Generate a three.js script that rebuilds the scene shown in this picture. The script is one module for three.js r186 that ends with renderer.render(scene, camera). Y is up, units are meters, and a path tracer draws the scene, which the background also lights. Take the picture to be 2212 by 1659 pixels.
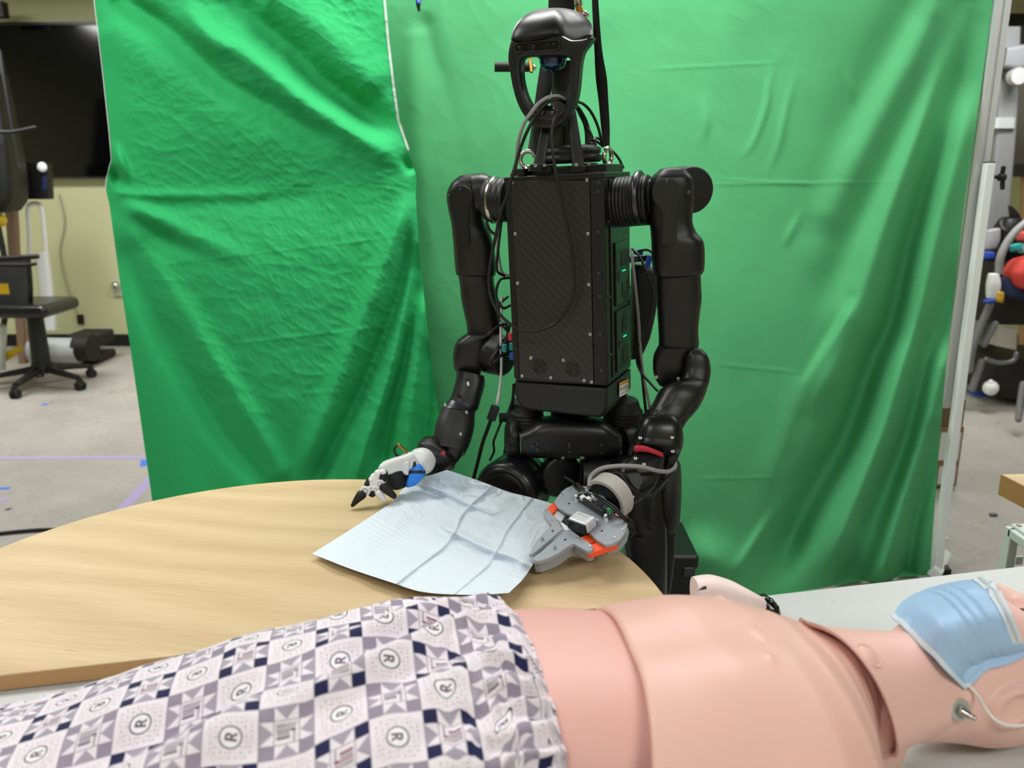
import * as THREE from 'three';
import { RectAreaLightUniformsLib } from 'three/addons/lights/RectAreaLightUniformsLib.js';
import { RoundedBoxGeometry } from 'three/addons/geometries/RoundedBoxGeometry.js';
import { mergeGeometries } from 'three/addons/utils/BufferGeometryUtils.js';
import { ImprovedNoise } from 'three/addons/math/ImprovedNoise.js';

// ---------------------------------------------------------------- camera, light, exposure
const scene = new THREE.Scene();
scene.background = new THREE.Color(0x0b0b0c);
const W = 2212, H = 1659, FPX = 1800, PITCH = Math.atan(460 / 1800), CAM_Y = 1.42;
const camera = new THREE.PerspectiveCamera(2 * Math.atan(H / 2 / FPX) * 180 / Math.PI, W / H, 0.05, 60);
camera.position.set(0, CAM_Y, 0);
camera.rotation.x = -PITCH;
camera.updateMatrixWorld(); camera.updateProjectionMatrix();
camera.focus = 1.55;
camera.userData.fStop = 4.2;
const renderer = new THREE.WebGLRenderer();
renderer.toneMapping = THREE.LinearToneMapping;
renderer.toneMappingExposure = 1.0;
renderer.shadowMap.enabled = true;
RectAreaLightUniformsLib.init();
// ceiling panels: x, z, intensity (nits, scaled)
const PANELS = [[-1.5, -1.75, 8.5], [0.25, -2.4, 12], [2.1, -2.4, 2], [-3.4, -5.0, 30], [-0.9, -4.9, 14], [2.8, -4.6, 19], [-0.9, 0.6, 5.5], [1.5, 0.9, 14]];
const PANEL_COLOUR = new THREE.Color(1.0, 0.99, 0.975);

// ---------------------------------------------------------------- helpers
const V = (x, y, z) => new THREE.Vector3(x, y, z);
let seed = 7;
const rnd = () => { seed = (seed * 1664525 + 1013904223) >>> 0; return seed / 4294967296; };
const N = new ImprovedNoise();
const nz = (x, y, z = 0) => N.noise(x, y, z);
const fbm = (x, y, z = 0, o = 4) => { let s = 0, a = 1, t = 0; for (let i = 0; i < o; i++) { s += a * nz(x, y, z + i * 7.3); t += a; a *= 0.5; x *= 2.03; y *= 2.03; z *= 2.03; } return s / t; };
const lerp = (a, b, t) => a + (b - a) * t, clamp = (x, a, b) => Math.min(b, Math.max(a, x));
const smooth = (a, b, x) => { const t = clamp((x - a) / (b - a), 0, 1); return t * t * (3 - 2 * t); };
// the point that stands z metres in front of the photographer's wall line, seen at photograph pixel (px, py)
const CP = Math.cos(PITCH), SP = Math.sin(PITCH);
function dir(px, py) { const x = (px - W / 2) / FPX, y = -(py - H / 2) / FPX; return V(x, y * CP - SP, -CP - y * SP); }
function at(px, py, z) { const d = dir(px, py); return d.multiplyScalar(z / d.z).add(camera.position); }
function onY(px, py, y) { const d = dir(px, py); return d.multiplyScalar((y - CAM_Y) / d.y).add(camera.position); }
const pxOf = (p) => { const d = p.clone().sub(camera.position), f = -d.y * SP - d.z * CP, u = d.y * CP - d.z * SP; return [W / 2 + FPX * d.x / f, H / 2 - FPX * u / f]; };
function onPlane(px, py, p, n) { const d = dir(px, py), c = camera.position; return d.clone().multiplyScalar(p.clone().sub(c).dot(n) / d.dot(n)).add(c); }

const taken = {};
function numbered(name) { const k = taken[name] = (taken[name] ?? -1) + 1; return k ? name + '_' + String(k).padStart(3, '0') : name; }
const origin = new WeakMap();
function tag(o, label, category, group, kind) { if (label) o.userData.label = label; if (category) o.userData.category = category; if (group) o.userData.group = group; if (kind) o.userData.kind = kind; return o; }
function thing(name, p, label, category, group) {
  const o = new THREE.Group(); o.name = numbered(name); o.position.copy(p); scene.add(o); origin.set(o, p.clone());
  return tag(o, label, category, group);
}
// a part whose geometry is given in world coordinates
function part(name, geo, mat, parent, label) {
  const p = origin.get(parent) ?? V(0, 0, 0), m = new THREE.Mesh(geo.translate(-p.x, -p.y, -p.z), mat);
  m.name = name; m.castShadow = m.receiveShadow = true; parent.add(m); origin.set(m, p);
  if (label) m.userData.label = label;
  return m;
}
// a part that shares a geometry, put at a world position
function place(name, geo, mat, parent, p, q) {
  const o = origin.get(parent) ?? V(0, 0, 0), m = new THREE.Mesh(geo, mat); m.name = name; m.castShadow = m.receiveShadow = true;
  m.position.copy(p).sub(o); if (q) m.quaternion.copy(q); parent.add(m); origin.set(m, p.clone()); return m;
}
// a thing of a single mesh, its origin at the middle of its base
function solo(name, geo, mat, label, category, group) {
  geo.computeBoundingBox(); const b = geo.boundingBox, p = V((b.min.x + b.max.x) / 2, b.min.y, (b.min.z + b.max.z) / 2);
  const m = new THREE.Mesh(geo.translate(-p.x, -p.y, -p.z), mat); m.name = numbered(name); m.position.copy(p); m.castShadow = m.receiveShadow = true; scene.add(m); origin.set(m, p);
  return tag(m, label, category, group);
}
function struct(name, geo, mat) { const m = new THREE.Mesh(geo, mat); m.name = name; m.userData.kind = 'structure'; m.castShadow = m.receiveShadow = true; scene.add(m); return m; }

// geometry helpers (all return non-indexed or indexed geometries with position, normal, uv)
const join = (list) => mergeGeometries(list.map((g) => { const h = g.index ? g.toNonIndexed() : g; for (const k of Object.keys(h.attributes)) if (!['position', 'normal', 'uv'].includes(k)) h.deleteAttribute(k); return h; }));
const boxUV = (g) => { const p = g.attributes.position, n = g.attributes.normal, uv = new Float32Array(p.count * 2); for (let i = 0; i < p.count; i++) { const ax = Math.abs(n.getX(i)), ay = Math.abs(n.getY(i)), az = Math.abs(n.getZ(i)); uv[i * 2] = ax > ay && ax > az ? p.getZ(i) : p.getX(i); uv[i * 2 + 1] = ay >= ax && ay >= az ? p.getZ(i) : p.getY(i); } g.setAttribute('uv', new THREE.BufferAttribute(uv, 2)); return g; };
const rbox = (w, h, d, r = 0.004, s = 2) => boxUV(new RoundedBoxGeometry(w, h, d, s, Math.min(r, w / 2.01, h / 2.01, d / 2.01)));
const boxAt = (x, y, z, w, h, d, r = 0.004) => rbox(w, h, d, r).translate(x, y, z);
const quatY = (to) => new THREE.Quaternion().setFromUnitVectors(V(0, 1, 0), to.clone().normalize());
const along = (geo, p, dirv) => geo.applyQuaternion(quatY(dirv)).translate(p.x, p.y, p.z);
function tube(pts, r, seg = 40, rad = 8) { return new THREE.TubeGeometry(new THREE.CatmullRomCurve3(pts, false, 'centripetal'), seg, r, rad); }
function capped(pts, r, seg = 40, rad = 8) { return join([tube(pts, r, seg, rad), new THREE.SphereGeometry(r, rad, 6).translate(...pts[0].toArray()), new THREE.SphereGeometry(r, rad, 6).translate(...pts[pts.length - 1].toArray())]); }
// profile [[radius, height], ...] turned about the axis from a in direction d
function turned(profile, a, d, seg = 36) { return along(new THREE.LatheGeometry(profile.map(([r, y]) => new THREE.Vector2(Math.max(r, 1e-5), y)), seg), a, d); }
const disc = (r, t, b = 0.002) => [[0, 0], [r - b, 0], [r, b], [r, t - b], [r - b, t], [0, t]];
// rows of points -> surface; closed joins the ends of every row
function surface(rows, closed = false, capEnds = false, uvf) {
  const nr = rows.length, nc = rows[0].length, pos = [], uv = [], idx = [];
  const cols = closed ? nc + 1 : nc;
  for (let i = 0; i < nr; i++) for (let j = 0; j < cols; j++) { const p = rows[i][j % nc]; pos.push(p.x, p.y, p.z); const t = uvf ? uvf(i, j) : [j / (cols - 1), i / (nr - 1)]; uv.push(t[0], t[1]); }
  for (let i = 0; i + 1 < nr; i++) for (let j = 0; j + 1 < cols; j++) { const a = i * cols + j, b = a + 1, c = a + cols, d = c + 1; idx.push(a, b, d, a, d, c); }
  const g = new THREE.BufferGeometry(); g.setAttribute('position', new THREE.Float32BufferAttribute(pos, 3)); g.setAttribute('uv', new THREE.Float32BufferAttribute(uv, 2)); g.setIndex(idx); g.computeVertexNormals();
  if (closed) { const n = g.attributes.normal, t = V(0, 0, 0), q = V(0, 0, 0); for (let i = 0; i < nr; i++) { const a = i * cols, b = a + cols - 1; t.fromBufferAttribute(n, a).add(q.fromBufferAttribute(n, b)).normalize(); n.setXYZ(a, t.x, t.y, t.z); n.setXYZ(b, t.x, t.y, t.z); } }
  if (!capEnds) return g;
  const parts = [g];
  for (const e of [0, nr - 1]) {
    const r = rows[e], c = r.reduce((s, p) => s.add(p), V(0, 0, 0)).divideScalar(nc), P = [], I = [], U = [];
    P.push(c.x, c.y, c.z); U.push(0.5, 0.5); for (const p of r) { P.push(p.x, p.y, p.z); U.push(0, 0); }
    for (let j = 0; j < nc; j++) { const a = 1 + j, b = 1 + (j + 1) % nc; if (e) I.push(0, a, b); else I.push(0, b, a); }
    const k = new THREE.BufferGeometry(); k.setAttribute('position', new THREE.Float32BufferAttribute(P, 3)); k.setAttribute('uv', new THREE.Float32BufferAttribute(U, 2)); k.setIndex(I); k.computeVertexNormals(); parts.push(k);
  }
  return join(parts);
}
// a limb whose silhouette runs through pixel pairs [leftX, leftY, rightX, rightY, z, depth ratio]; rings are super-ellipses
function limb(rows, { n = 28, e = 2.3, sub = 5, cap = true, round = 0 } = {}) {
  const K = rows.map(([lx, ly, rx, ry, z, k = 0.9]) => { const a = at(lx, ly, z), b = at(rx, ry, z); return { c: a.clone().add(b).multiplyScalar(0.5), h: b.sub(a).multiplyScalar(0.5), k }; });
  if (round) {  // rounded ends
    const ends = [[0, 1], [K.length - 1, K.length - 2]];
    for (const [a, b] of ends) { const out = K[a].c.clone().sub(K[b].c).normalize(), R = K[a].h.length() * round, list = []; for (const t of [0.45, 0.8, 0.97]) list.push({ c: K[a].c.clone().addScaledVector(out, R * t), h: K[a].h.clone().multiplyScalar(Math.sqrt(1 - t * t)), k: K[a].k }); if (a === 0) K.unshift(...list.reverse()); else K.push(...list); }
  }
  const cc = new THREE.CatmullRomCurve3(K.map((k) => k.c), false, 'centripetal'), ch = new THREE.CatmullRomCurve3(K.map((k) => k.h), false, 'catmullrom', 0.4), m = (K.length - 1) * sub, R = [];
  const cat = (A, u) => { const f = u * (A.length - 1), i = Math.min(Math.floor(f), A.length - 2); return f === i ? A[i].clone() : A[i].clone().lerp(A[i + 1], smooth(0, 1, f - i) * 0.5 + (f - i) * 0.5); };
  for (let i = 0; i <= m; i++) {
    const u = i / m, c = sub > 1 && K.length > 2 ? cc.getPoint(u) : cat(K.map((k) => k.c), u), h = sub > 1 && K.length > 2 ? ch.getPoint(u) : cat(K.map((k) => k.h), u);
    const f = u * (K.length - 1), q = Math.min(Math.floor(f), K.length - 2), k = lerp(K[q].k, K[q + 1].k, f - q);
    const t = cc.getTangent(u), d = h.clone().cross(t).normalize().multiplyScalar(h.length() * k), ring = [];
    for (let j = 0; j < n; j++) { const a = j / n * 2 * Math.PI, C = Math.cos(a), S = Math.sin(a); ring.push(c.clone().addScaledVector(h, Math.sign(C) * Math.pow(Math.abs(C), 2 / e)).addScaledVector(d, Math.sign(S) * Math.pow(Math.abs(S), 2 / e))); }
    R.push(ring);
  }
  const g = surface(R, true, cap);
  return g;
}
// outline in a plane (local x,y pairs) extruded along the plane normal, bevelled; frame = {o, x, y, n}
function slab(pts, frame, t, bevel = 0.0015, holes = [], smoothPts = false) {
  const toS = (P) => smoothPts ? new THREE.CatmullRomCurve3(P.map(([x, y]) => V(x, y, 0)), true, 'centripetal').getPoints(P.length * 6).map((p) => new THREE.Vector2(p.x, p.y)) : P.map(([x, y]) => new THREE.Vector2(x, y));
  const s = new THREE.Shape(toS(pts)); for (const h of holes) s.holes.push(new THREE.Path(h.map(([x, y]) => new THREE.Vector2(x, y))));
  const g = new THREE.ExtrudeGeometry(s, { depth: Math.max(t - 2 * bevel, 1e-4), bevelEnabled: bevel > 0, bevelSize: bevel, bevelThickness: bevel, bevelOffset: -bevel, bevelSegments: 2, curveSegments: 12 });
  g.translate(0, 0, bevel);
  return g.applyMatrix4(new THREE.Matrix4().makeBasis(frame.x, frame.y, frame.n).setPosition(frame.o));
}
const frameOf = (o, x, n) => { const nn = n.clone().normalize(), xx = x.clone().addScaledVector(nn, -x.dot(nn)).normalize(); return { o, x: xx, y: nn.clone().cross(xx), n: nn }; };
const trace = (list, f) => list.map(([px, py]) => { const p = onPlane(px, py, f.o, f.n).sub(f.o); return [p.dot(f.x), p.dot(f.y)]; });
const inFrame = (f, x, y, z = 0) => f.o.clone().addScaledVector(f.x, x).addScaledVector(f.y, y).addScaledVector(f.n, z);
const ringPath = (r, n = 24, cx = 0, cy = 0) => Array.from({ length: n }, (_, i) => [cx + r * Math.cos(i / n * 2 * Math.PI), cy + r * Math.sin(i / n * 2 * Math.PI)]);
// surface nets of a signed distance function
function nets(f, lo, hi, cell) {
  const n = [0, 1, 2].map((i) => Math.ceil((hi.getComponent(i) - lo.getComponent(i)) / cell) + 1), [nx, ny, nzz] = n, D = new Float32Array(nx * ny * nzz);
  for (let k = 0, i = 0; k < nzz; k++) for (let j = 0; j < ny; j++) for (let x = 0; x < nx; x++, i++) D[i] = f(lo.x + x * cell, lo.y + j * cell, lo.z + k * cell);
  const id = new Int32Array(nx * ny * nzz).fill(-1), pos = [], idx = [], sx = 1, sy = nx, sz = nx * ny;
  const C = [0, sx, sy, sx + sy, sz, sx + sz, sy + sz, sx + sy + sz], E = [[0, 1], [2, 3], [4, 5], [6, 7], [0, 2], [1, 3], [4, 6], [5, 7], [0, 4], [1, 5], [2, 6], [3, 7]];
  for (let k = 0; k < nzz - 1; k++) for (let j = 0; j < ny - 1; j++) for (let i = 0; i < nx - 1; i++) {
    const b = i + j * sy + k * sz; let m = 0; for (let c = 0; c < 8; c++) if (D[b + C[c]] < 0) m |= 1 << c;
    if (m === 0 || m === 255) continue;
    let X = 0, Y = 0, Z = 0, q = 0;
    for (const [p, r] of E) { if (((m >> p) & 1) === ((m >> r) & 1)) continue; const a = D[b + C[p]], d = D[b + C[r]], t = a / (a - d); X += lerp(p & 1, r & 1, t); Y += lerp((p >> 1) & 1, (r >> 1) & 1, t); Z += lerp((p >> 2) & 1, (r >> 2) & 1, t); q++; }
    id[b] = pos.length / 3; pos.push(lo.x + (i + X / q) * cell, lo.y + (j + Y / q) * cell, lo.z + (k + Z / q) * cell);
  }
  const quad = (a, b, c, d, flip) => { if (a < 0 || b < 0 || c < 0 || d < 0) return; if (flip) idx.push(a, c, b, a, d, c); else idx.push(a, b, c, a, c, d); };
  for (let k = 1; k < nzz - 1; k++) for (let j = 1; j < ny - 1; j++) for (let i = 1; i < nx - 1; i++) {
    const b = i + j * sy + k * sz, s = D[b] < 0;
    if (s !== (D[b + sx] < 0)) quad(id[b], id[b - sy], id[b - sy - sz], id[b - sz], s);
    if (s !== (D[b + sy] < 0)) quad(id[b], id[b - sz], id[b - sx - sz], id[b - sx], s);
    if (s !== (D[b + sz] < 0)) quad(id[b], id[b - sx], id[b - sx - sy], id[b - sy], s);
  }
  const g = new THREE.BufferGeometry(), nor = new Float32Array(pos.length), e = cell * 0.5;
  for (let i = 0; i < pos.length; i += 3) { const [x, y, z] = [pos[i], pos[i + 1], pos[i + 2]]; const gx = f(x + e, y, z) - f(x - e, y, z), gy = f(x, y + e, z) - f(x, y - e, z), gz = f(x, y, z + e) - f(x, y, z - e), l = Math.hypot(gx, gy, gz) || 1; nor[i] = gx / l; nor[i + 1] = gy / l; nor[i + 2] = gz / l; }
  g.setAttribute('position', new THREE.Float32BufferAttribute(pos, 3)); g.setAttribute('normal', new THREE.BufferAttribute(nor, 3)); g.setAttribute('uv', new THREE.BufferAttribute(new Float32Array(pos.length / 3 * 2), 2)); g.setIndex(idx);
  // make the winding agree with the normals
  const A = V(0, 0, 0), B = V(0, 0, 0), Cc = V(0, 0, 0), nn = V(0, 0, 0); let vote = 0;
  for (let t = 0; t < Math.min(idx.length, 3000); t += 3) { A.fromArray(pos, idx[t] * 3); B.fromArray(pos, idx[t + 1] * 3).sub(A); Cc.fromArray(pos, idx[t + 2] * 3).sub(A); nn.fromArray(nor, idx[t] * 3); vote += B.cross(Cc).dot(nn) > 0 ? 1 : -1; }
  if (vote < 0) { for (let t = 0; t < idx.length; t += 3) { const q = idx[t + 1]; idx[t + 1] = idx[t + 2]; idx[t + 2] = q; } g.setIndex(idx); }
  return g;
}
const smin = (a, b, k) => { const h = clamp(0.5 + 0.5 * (b - a) / k, 0, 1); return lerp(b, a, h) - k * h * (1 - h); };
const smax = (a, b, k) => -smin(-a, -b, k);

// ---------------------------------------------------------------- textures and materials
function dataTex(w, h, f, srgb, rep) {
  const d = new Uint8Array(w * h * 4);
  for (let y = 0; y < h; y++) for (let x = 0; x < w; x++) { const c = f(x / w, y / h), o = (y * w + x) * 4; if (Array.isArray(c)) { d[o] = clamp(c[0], 0, 255); d[o + 1] = clamp(c[1], 0, 255); d[o + 2] = clamp(c[2], 0, 255); } else d[o] = d[o + 1] = d[o + 2] = clamp(c * 255, 0, 255); d[o + 3] = 255; }
  const t = new THREE.DataTexture(d, w, h); t.magFilter = THREE.LinearFilter; t.minFilter = THREE.LinearFilter; t.wrapS = t.wrapT = THREE.RepeatWrapping; if (srgb) t.colorSpace = THREE.SRGBColorSpace; if (rep) t.repeat.set(rep[0], rep[1]); t.needsUpdate = true; return t;
}
function canvasTex(w, h, draw, rep) {
  const c = document.createElement('canvas'); c.width = w; c.height = h; draw(c.getContext('2d'), w, h);
  const t = new THREE.CanvasTexture(c); t.colorSpace = THREE.SRGBColorSpace; t.wrapS = t.wrapT = THREE.RepeatWrapping; if (rep) t.repeat.set(rep[0], rep[1]); return t;
}
// noise that repeats over the unit square
const tile = (x, y, fx, fy, z, o = 3) => { const a = (u, v) => fbm(u * fx, v * fy, z, o); const sx = smooth(0, 1, x), sy = smooth(0, 1, y); return lerp(lerp(a(x + 1, y + 1), a(x, y + 1), sx), lerp(a(x + 1, y), a(x, y), sx), sy); };
const std = (color, roughness = 0.6, metalness = 0, extra = {}) => { const m = new THREE.MeshPhysicalMaterial({ roughness, metalness, ...extra }); m.color.set(color); return m; };
const speckle = dataTex(256, 256, (x, y) => 0.5 + 0.5 * rnd());
const M = {
  shell: std(0x111114, 0.4, 0, { bumpMap: speckle, bumpScale: 0.00004 }),
  shellGloss: std(0x0f0f12, 0.3),
  frame: std(0x0f0f11, 0.42),
  dark: std(0x09090a, 0.5),
  rubber: std(0x0d0d0e, 0.62),
  cable: std(0x0e0e0f, 0.45),
  greyCable: std(0x9a9a9a, 0.5),
  whiteCable: std(0xd8d8d6, 0.45),
  steel: std(0xc9c7c2, 0.22, 1),
  darkSteel: std(0x55565a, 0.35, 1),
  alu: std(0xd4d6d9, 0.4, 0.3),
  ringAlu: std(0xbdbcb5, 0.55, 0.15),
  glassBlack: std(0x050507, 0.08),
  white: std(0xeceeee, 0.4),
  whitePlastic: std(0xe6e8e8, 0.35),
  greyPrint: std(0x9ca3ab, 0.55),
  orange: std(0xff5a26, 0.5),
  bluePrint: std(0x2384ee, 0.5),
  red: std(0xc22a3c, 0.6),
  teal: std(0x1f7f86, 0.5),
  blue: std(0x2b53b8, 0.5),
  brass: std(0xb5893c, 0.35, 0.9),
  strap: std(0x0c0c0d, 0.8, 0, { sheen: 0.3, sheenRoughness: 0.6, sheenColor: new THREE.Color(0.1, 0.1, 0.1) }),
};
// ---------------------------------------------------------------- the room
const FLOOR_Y = 0, CEIL_Y = 2.75, XL = -5.6, XR = 5.6, ZB = -6.85, ZF = 2.4;
const floorTex = dataTex(1024, 1024, (x, y) => { const n = tile(x, y, 5, 5, 1.3, 4), f = tile(x, y, 90, 90, 5.1, 2), b = tile(x, y, 14, 14, 9.7, 3); const g = 163 + 26 * n + 14 * f + 12 * b; const s = smooth(0.36, 0.46, tile(x, y, 40, 40, 20, 2)) * 26; return [g + 2 - s, g - 3 - s, g - 10 - s]; }, true, [0.4, 0.4]);
const wallTex = dataTex(512, 512, (x, y) => { const n = tile(x, y, 4, 4, 2, 3), f = tile(x, y, 120, 120, 3, 2); return [210 + 6 * n + 4 * f, 211 + 6 * n + 4 * f, 168 + 6 * n + 4 * f]; }, true, [0.5, 0.5]);
const floorMat = std(0xffffff, 0.62, 0, { map: floorTex, bumpMap: floorTex, bumpScale: 0.0006 });
const wallMat = std(0xffffff, 0.8, 0, { map: wallTex, bumpMap: speckle, bumpScale: 0.0002 });
const ceilTex = dataTex(256, 256, (x, y) => { const g = 150 + 14 * tile(x, y, 60, 60, 4, 2); return [g, g, g - 4]; }, true, [1.6, 1.6]);
const ceilMat = std(0xffffff, 0.95, 0, { map: ceilTex });
const boxS = (x0, x1, y0, y1, z0, z1) => boxUV(new THREE.BoxGeometry(x1 - x0, y1 - y0, z1 - z0).translate((x0 + x1) / 2, (y0 + y1) / 2, (z0 + z1) / 2));
struct('floor', boxS(XL - 0.12, XR + 0.12, -0.12, 0, ZB - 0.12, ZF + 0.12), floorMat);
struct('ceiling', boxS(XL - 0.12, XR + 0.12, CEIL_Y, CEIL_Y + 0.12, ZB - 0.12, ZF + 0.12), ceilMat);
struct('wall_back', boxS(XL - 0.12, XR + 0.12, 0, CEIL_Y, ZB - 0.12, ZB), wallMat);
struct('wall_front', boxS(XL - 0.12, XR + 0.12, 0, CEIL_Y, ZF, ZF + 0.12), wallMat);
struct('wall_left', boxS(XL - 0.12, XL, 0, CEIL_Y, ZB, ZF), wallMat);
struct('wall_right', boxS(XR, XR + 0.12, 0, CEIL_Y, ZB, ZF), wallMat);
struct('baseboard_back', join([boxAt(0, 0.05, ZB + 0.008, XR - XL, 0.1, 0.016, 0.004)]), M.rubber);

// ceiling light panels (out of the picture, over the work area)
{
  const glow = std(0xffffff, 0.6); glow.emissive.copy(PANEL_COLOUR); glow.emissiveIntensity = 4;
  const places = ['over the left green cloth', 'over the standing robot', 'over the right green cloth', 'over the office chair', 'behind the green backdrop', 'over the cluttered cart', 'over the half round table', 'over the right end of the white table'];
  PANELS.forEach(([x, z, power], i) => {
    const t = thing('ceiling_light', V(x, CEIL_Y - 0.03, z), 'flat white rectangular ceiling light panel ' + places[i], 'ceiling light', 'ceiling light panels');
    part('frame', join([boxAt(x, CEIL_Y - 0.012, z - 0.31, 1.24, 0.024, 0.02), boxAt(x, CEIL_Y - 0.012, z + 0.31, 1.24, 0.024, 0.02), boxAt(x - 0.61, CEIL_Y - 0.012, z, 0.02, 0.024, 0.6), boxAt(x + 0.61, CEIL_Y - 0.012, z, 0.02, 0.024, 0.6)]), M.white, t);
    part('diffuser', boxAt(x, CEIL_Y - 0.006, z, 1.2, 0.01, 0.6, 0.002), glow, t);
    const l = new THREE.RectAreaLight(PANEL_COLOUR, power, 1.2, 0.6); l.position.set(x, CEIL_Y - 0.016, z); l.rotation.x = -Math.PI / 2; scene.add(l); l.name = numbered('panel_lamp');
  });
}

// ---------------------------------------------------------------- half round wooden table
const TABLE_Y = 0.7455, BED_Y = 0.72;
const bedD = V(0.9773, 0, -0.2118), bedN = V(0.2118, 0, 0.9773), bedO = V(0, BED_Y, -1.193);
const B = (u, v, w) => bedO.clone().addScaledVector(bedD, u).addScaledVector(bedN, v).add(V(0, w, 0));
const woodTex = dataTex(1024, 1024, (x, y) => {
  const wob = 0.05 * tile(x, y, 2, 3, 8, 2), v = y + wob * 0.35;
  const long = tile(x, v, 2, 26, 1, 3), fine = tile(x, v, 9, 220, 4, 2), cath = Math.sin((v * 9 + 1.6 * tile(x, y, 1.2, 3, 12, 2)) * 6.283), pore = smooth(0.34, 0.52, tile(x, v, 10, 150, 30, 2));
  const k = 11 * long + 14 * fine + 5 * cath - 40 * pore * smooth(-0.1, 0.3, tile(x, y, 4, 6, 17, 2));
  return [208 + k, 182 + k * 1.1, 141 + k * 1.15];
}, true, [1.1, 1.1]);
woodTex.rotation = 0.16;
const woodMat = std(0xffffff, 0.58, 0, { map: woodTex, bumpMap: woodTex, bumpScale: 0.0001, specularIntensity: 0.7 });
const edgeMat = std(0xb98e5c, 0.5);
{
  const c = V(-0.377, 0, -1.138), R = 0.634, a0 = Math.atan2(-bedD.z, bedD.x);   // the flat side lies along the white table
  const base = V(c.x, 0, c.z).addScaledVector(bedN, -0.3);
  const t = thing('half_round_table', base, 'half round table with pale maple wood top and brown edge under the paper sheet', 'table');
  const cc = c.clone(), pts = [];
  for (let i = 0; i <= 72; i++) { const a = a0 + Math.PI * i / 72; pts.push([cc.x + R * Math.cos(a), -(cc.z - R * Math.sin(a))]); }
  const strip = [pts[0], pts[72]].map(([x, y]) => [x + bedN.x * 0.05, y - bedN.z * 0.05]); pts.unshift(strip[0]); pts.push(strip[1]);
  const f = { o: V(0, TABLE_Y - 0.024, 0), x: V(1, 0, 0), y: V(0, 0, -1), n: V(0, 1, 0) };
  part('tabletop', boxUV(slab(pts, f, 0.024, 0.002)), woodMat, t);
  // edge band a hair proud of the board, below the bevel of its upper side
  const mid = pts.reduce((s, [x, y]) => [s[0] + x / pts.length, s[1] + y / pts.length], [0, 0]);
  const rows = [0.0005, 0.0225].map((h) => [...pts, pts[0]].map(([x, y]) => { const d = Math.hypot(x - mid[0], y - mid[1]), k = 1 + 0.0012 / d; return V(mid[0] + (x - mid[0]) * k, TABLE_Y - 0.024 + h, -(mid[1] + (y - mid[1]) * k)); }));
  part('edge_band', surface(rows), edgeMat, t);
  part('apron', slab(pts.map(([x, y]) => [cc.x + (x - cc.x) * 0.86, -cc.z - 0.03 * 0 + (y + cc.z) * 0.86 + 0.02]), { ...f, o: V(0, TABLE_Y - 0.1, 0) }, 0.07, 0.002), M.darkSteel, t);
  for (const a of [0.35, 1.57, 2.79]) { const p = V(cc.x + R * 0.7 * Math.cos(a0 + a), 0, cc.z - R * 0.7 * Math.sin(a0 + a)); part('leg', join([new THREE.CylinderGeometry(0.018, 0.018, TABLE_Y - 0.1, 16).translate(p.x, (TABLE_Y - 0.1) / 2, p.z), new THREE.CylinderGeometry(0.024, 0.026, 0.02, 16).translate(p.x, 0.01, p.z)]), M.darkSteel, t); }
}

// ---------------------------------------------------------------- white table that carries the manikin
{
  const tex = dataTex(512, 512, (x, y) => { const n = tile(x, y, 4, 4, 6, 3), s = smooth(0.5, 0.56, tile(x, y, 70, 70, 14, 2)) * 60; const g = 203 + 5 * n - s; return [g - 2, g + 1, g]; }, true, [1.5, 1.5]);
  const m = std(0xffffff, 0.5, 0, { map: tex }), f = { o: bedO.clone().add(V(0, -0.03, 0)), x: bedD, y: bedN.clone().negate(), n: V(0, 1, 0) };
  const t = thing('white_table', B(0.1, 0.38, -BED_Y), 'long white table with the manikin lying on it', 'table');
  const rr = (x0, x1, y0, y1, r) => { const o = []; for (const [cx, cy, s] of [[x1 - r, y1 - r, 0], [x0 + r, y1 - r, 1], [x0 + r, y0 + r, 2], [x1 - r, y0 + r, 3]]) for (let i = 0; i <= 6; i++) { const a = (s + i / 6) * Math.PI / 2; o.push([cx + r * Math.cos(a), cy + r * Math.sin(a)]); } return o; };
  part('tabletop', boxUV(slab(rr(-1.05, 1.15, -0.78, 0, 0.02), f, 0.03, 0.003)), m, t);
  for (const [u, v] of [[-0.9, 0.1], [-0.9, 0.68], [1.0, 0.1], [1.0, 0.68]]) { const p = B(u, v, 0); part('leg', join([new THREE.CylinderGeometry(0.02, 0.02, BED_Y - 0.03, 16).translate(p.x, (BED_Y - 0.03) / 2, p.z)]), M.alu, t); }
  const rail = [B(-0.9, 0.1, -0.06), B(1.0, 0.1, -0.06), B(1.0, 0.68, -0.06), B(-0.9, 0.68, -0.06)];
  part('rail', join([0, 1, 2, 3].map((i) => tube([rail[i], rail[(i + 1) % 4]], 0.015, 2, 10))), M.alu, t);
}

// ---------------------------------------------------------------- green cloth backdrop
const segd = (px, py, L) => { let best = 1e9, side = 0, tt = 0; for (let i = 0; i + 1 < L.length; i++) { const [ax, ay] = L[i], [bx, by] = L[i + 1], dx = bx - ax, dy = by - ay, l2 = dx * dx + dy * dy, t = clamp(((px - ax) * dx + (py - ay) * dy) / l2, 0, 1), ex = px - ax - t * dx, ey = py - ay - t * dy, d = ex * ex + ey * ey; if (d < best) { best = d; side = Math.sign(dx * ey - dy * ex); tt = (i + t) / (L.length - 1); } } return [Math.sqrt(best), side, tt]; };
const pathAt = (L, y) => { for (let i = 0; i + 1 < L.length; i++) if (y <= L[i + 1][1] || i + 2 === L.length) { const t = (y - L[i][1]) / (L[i + 1][1] - L[i][1]); return lerp(L[i][0], L[i + 1][0], t); } };
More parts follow.
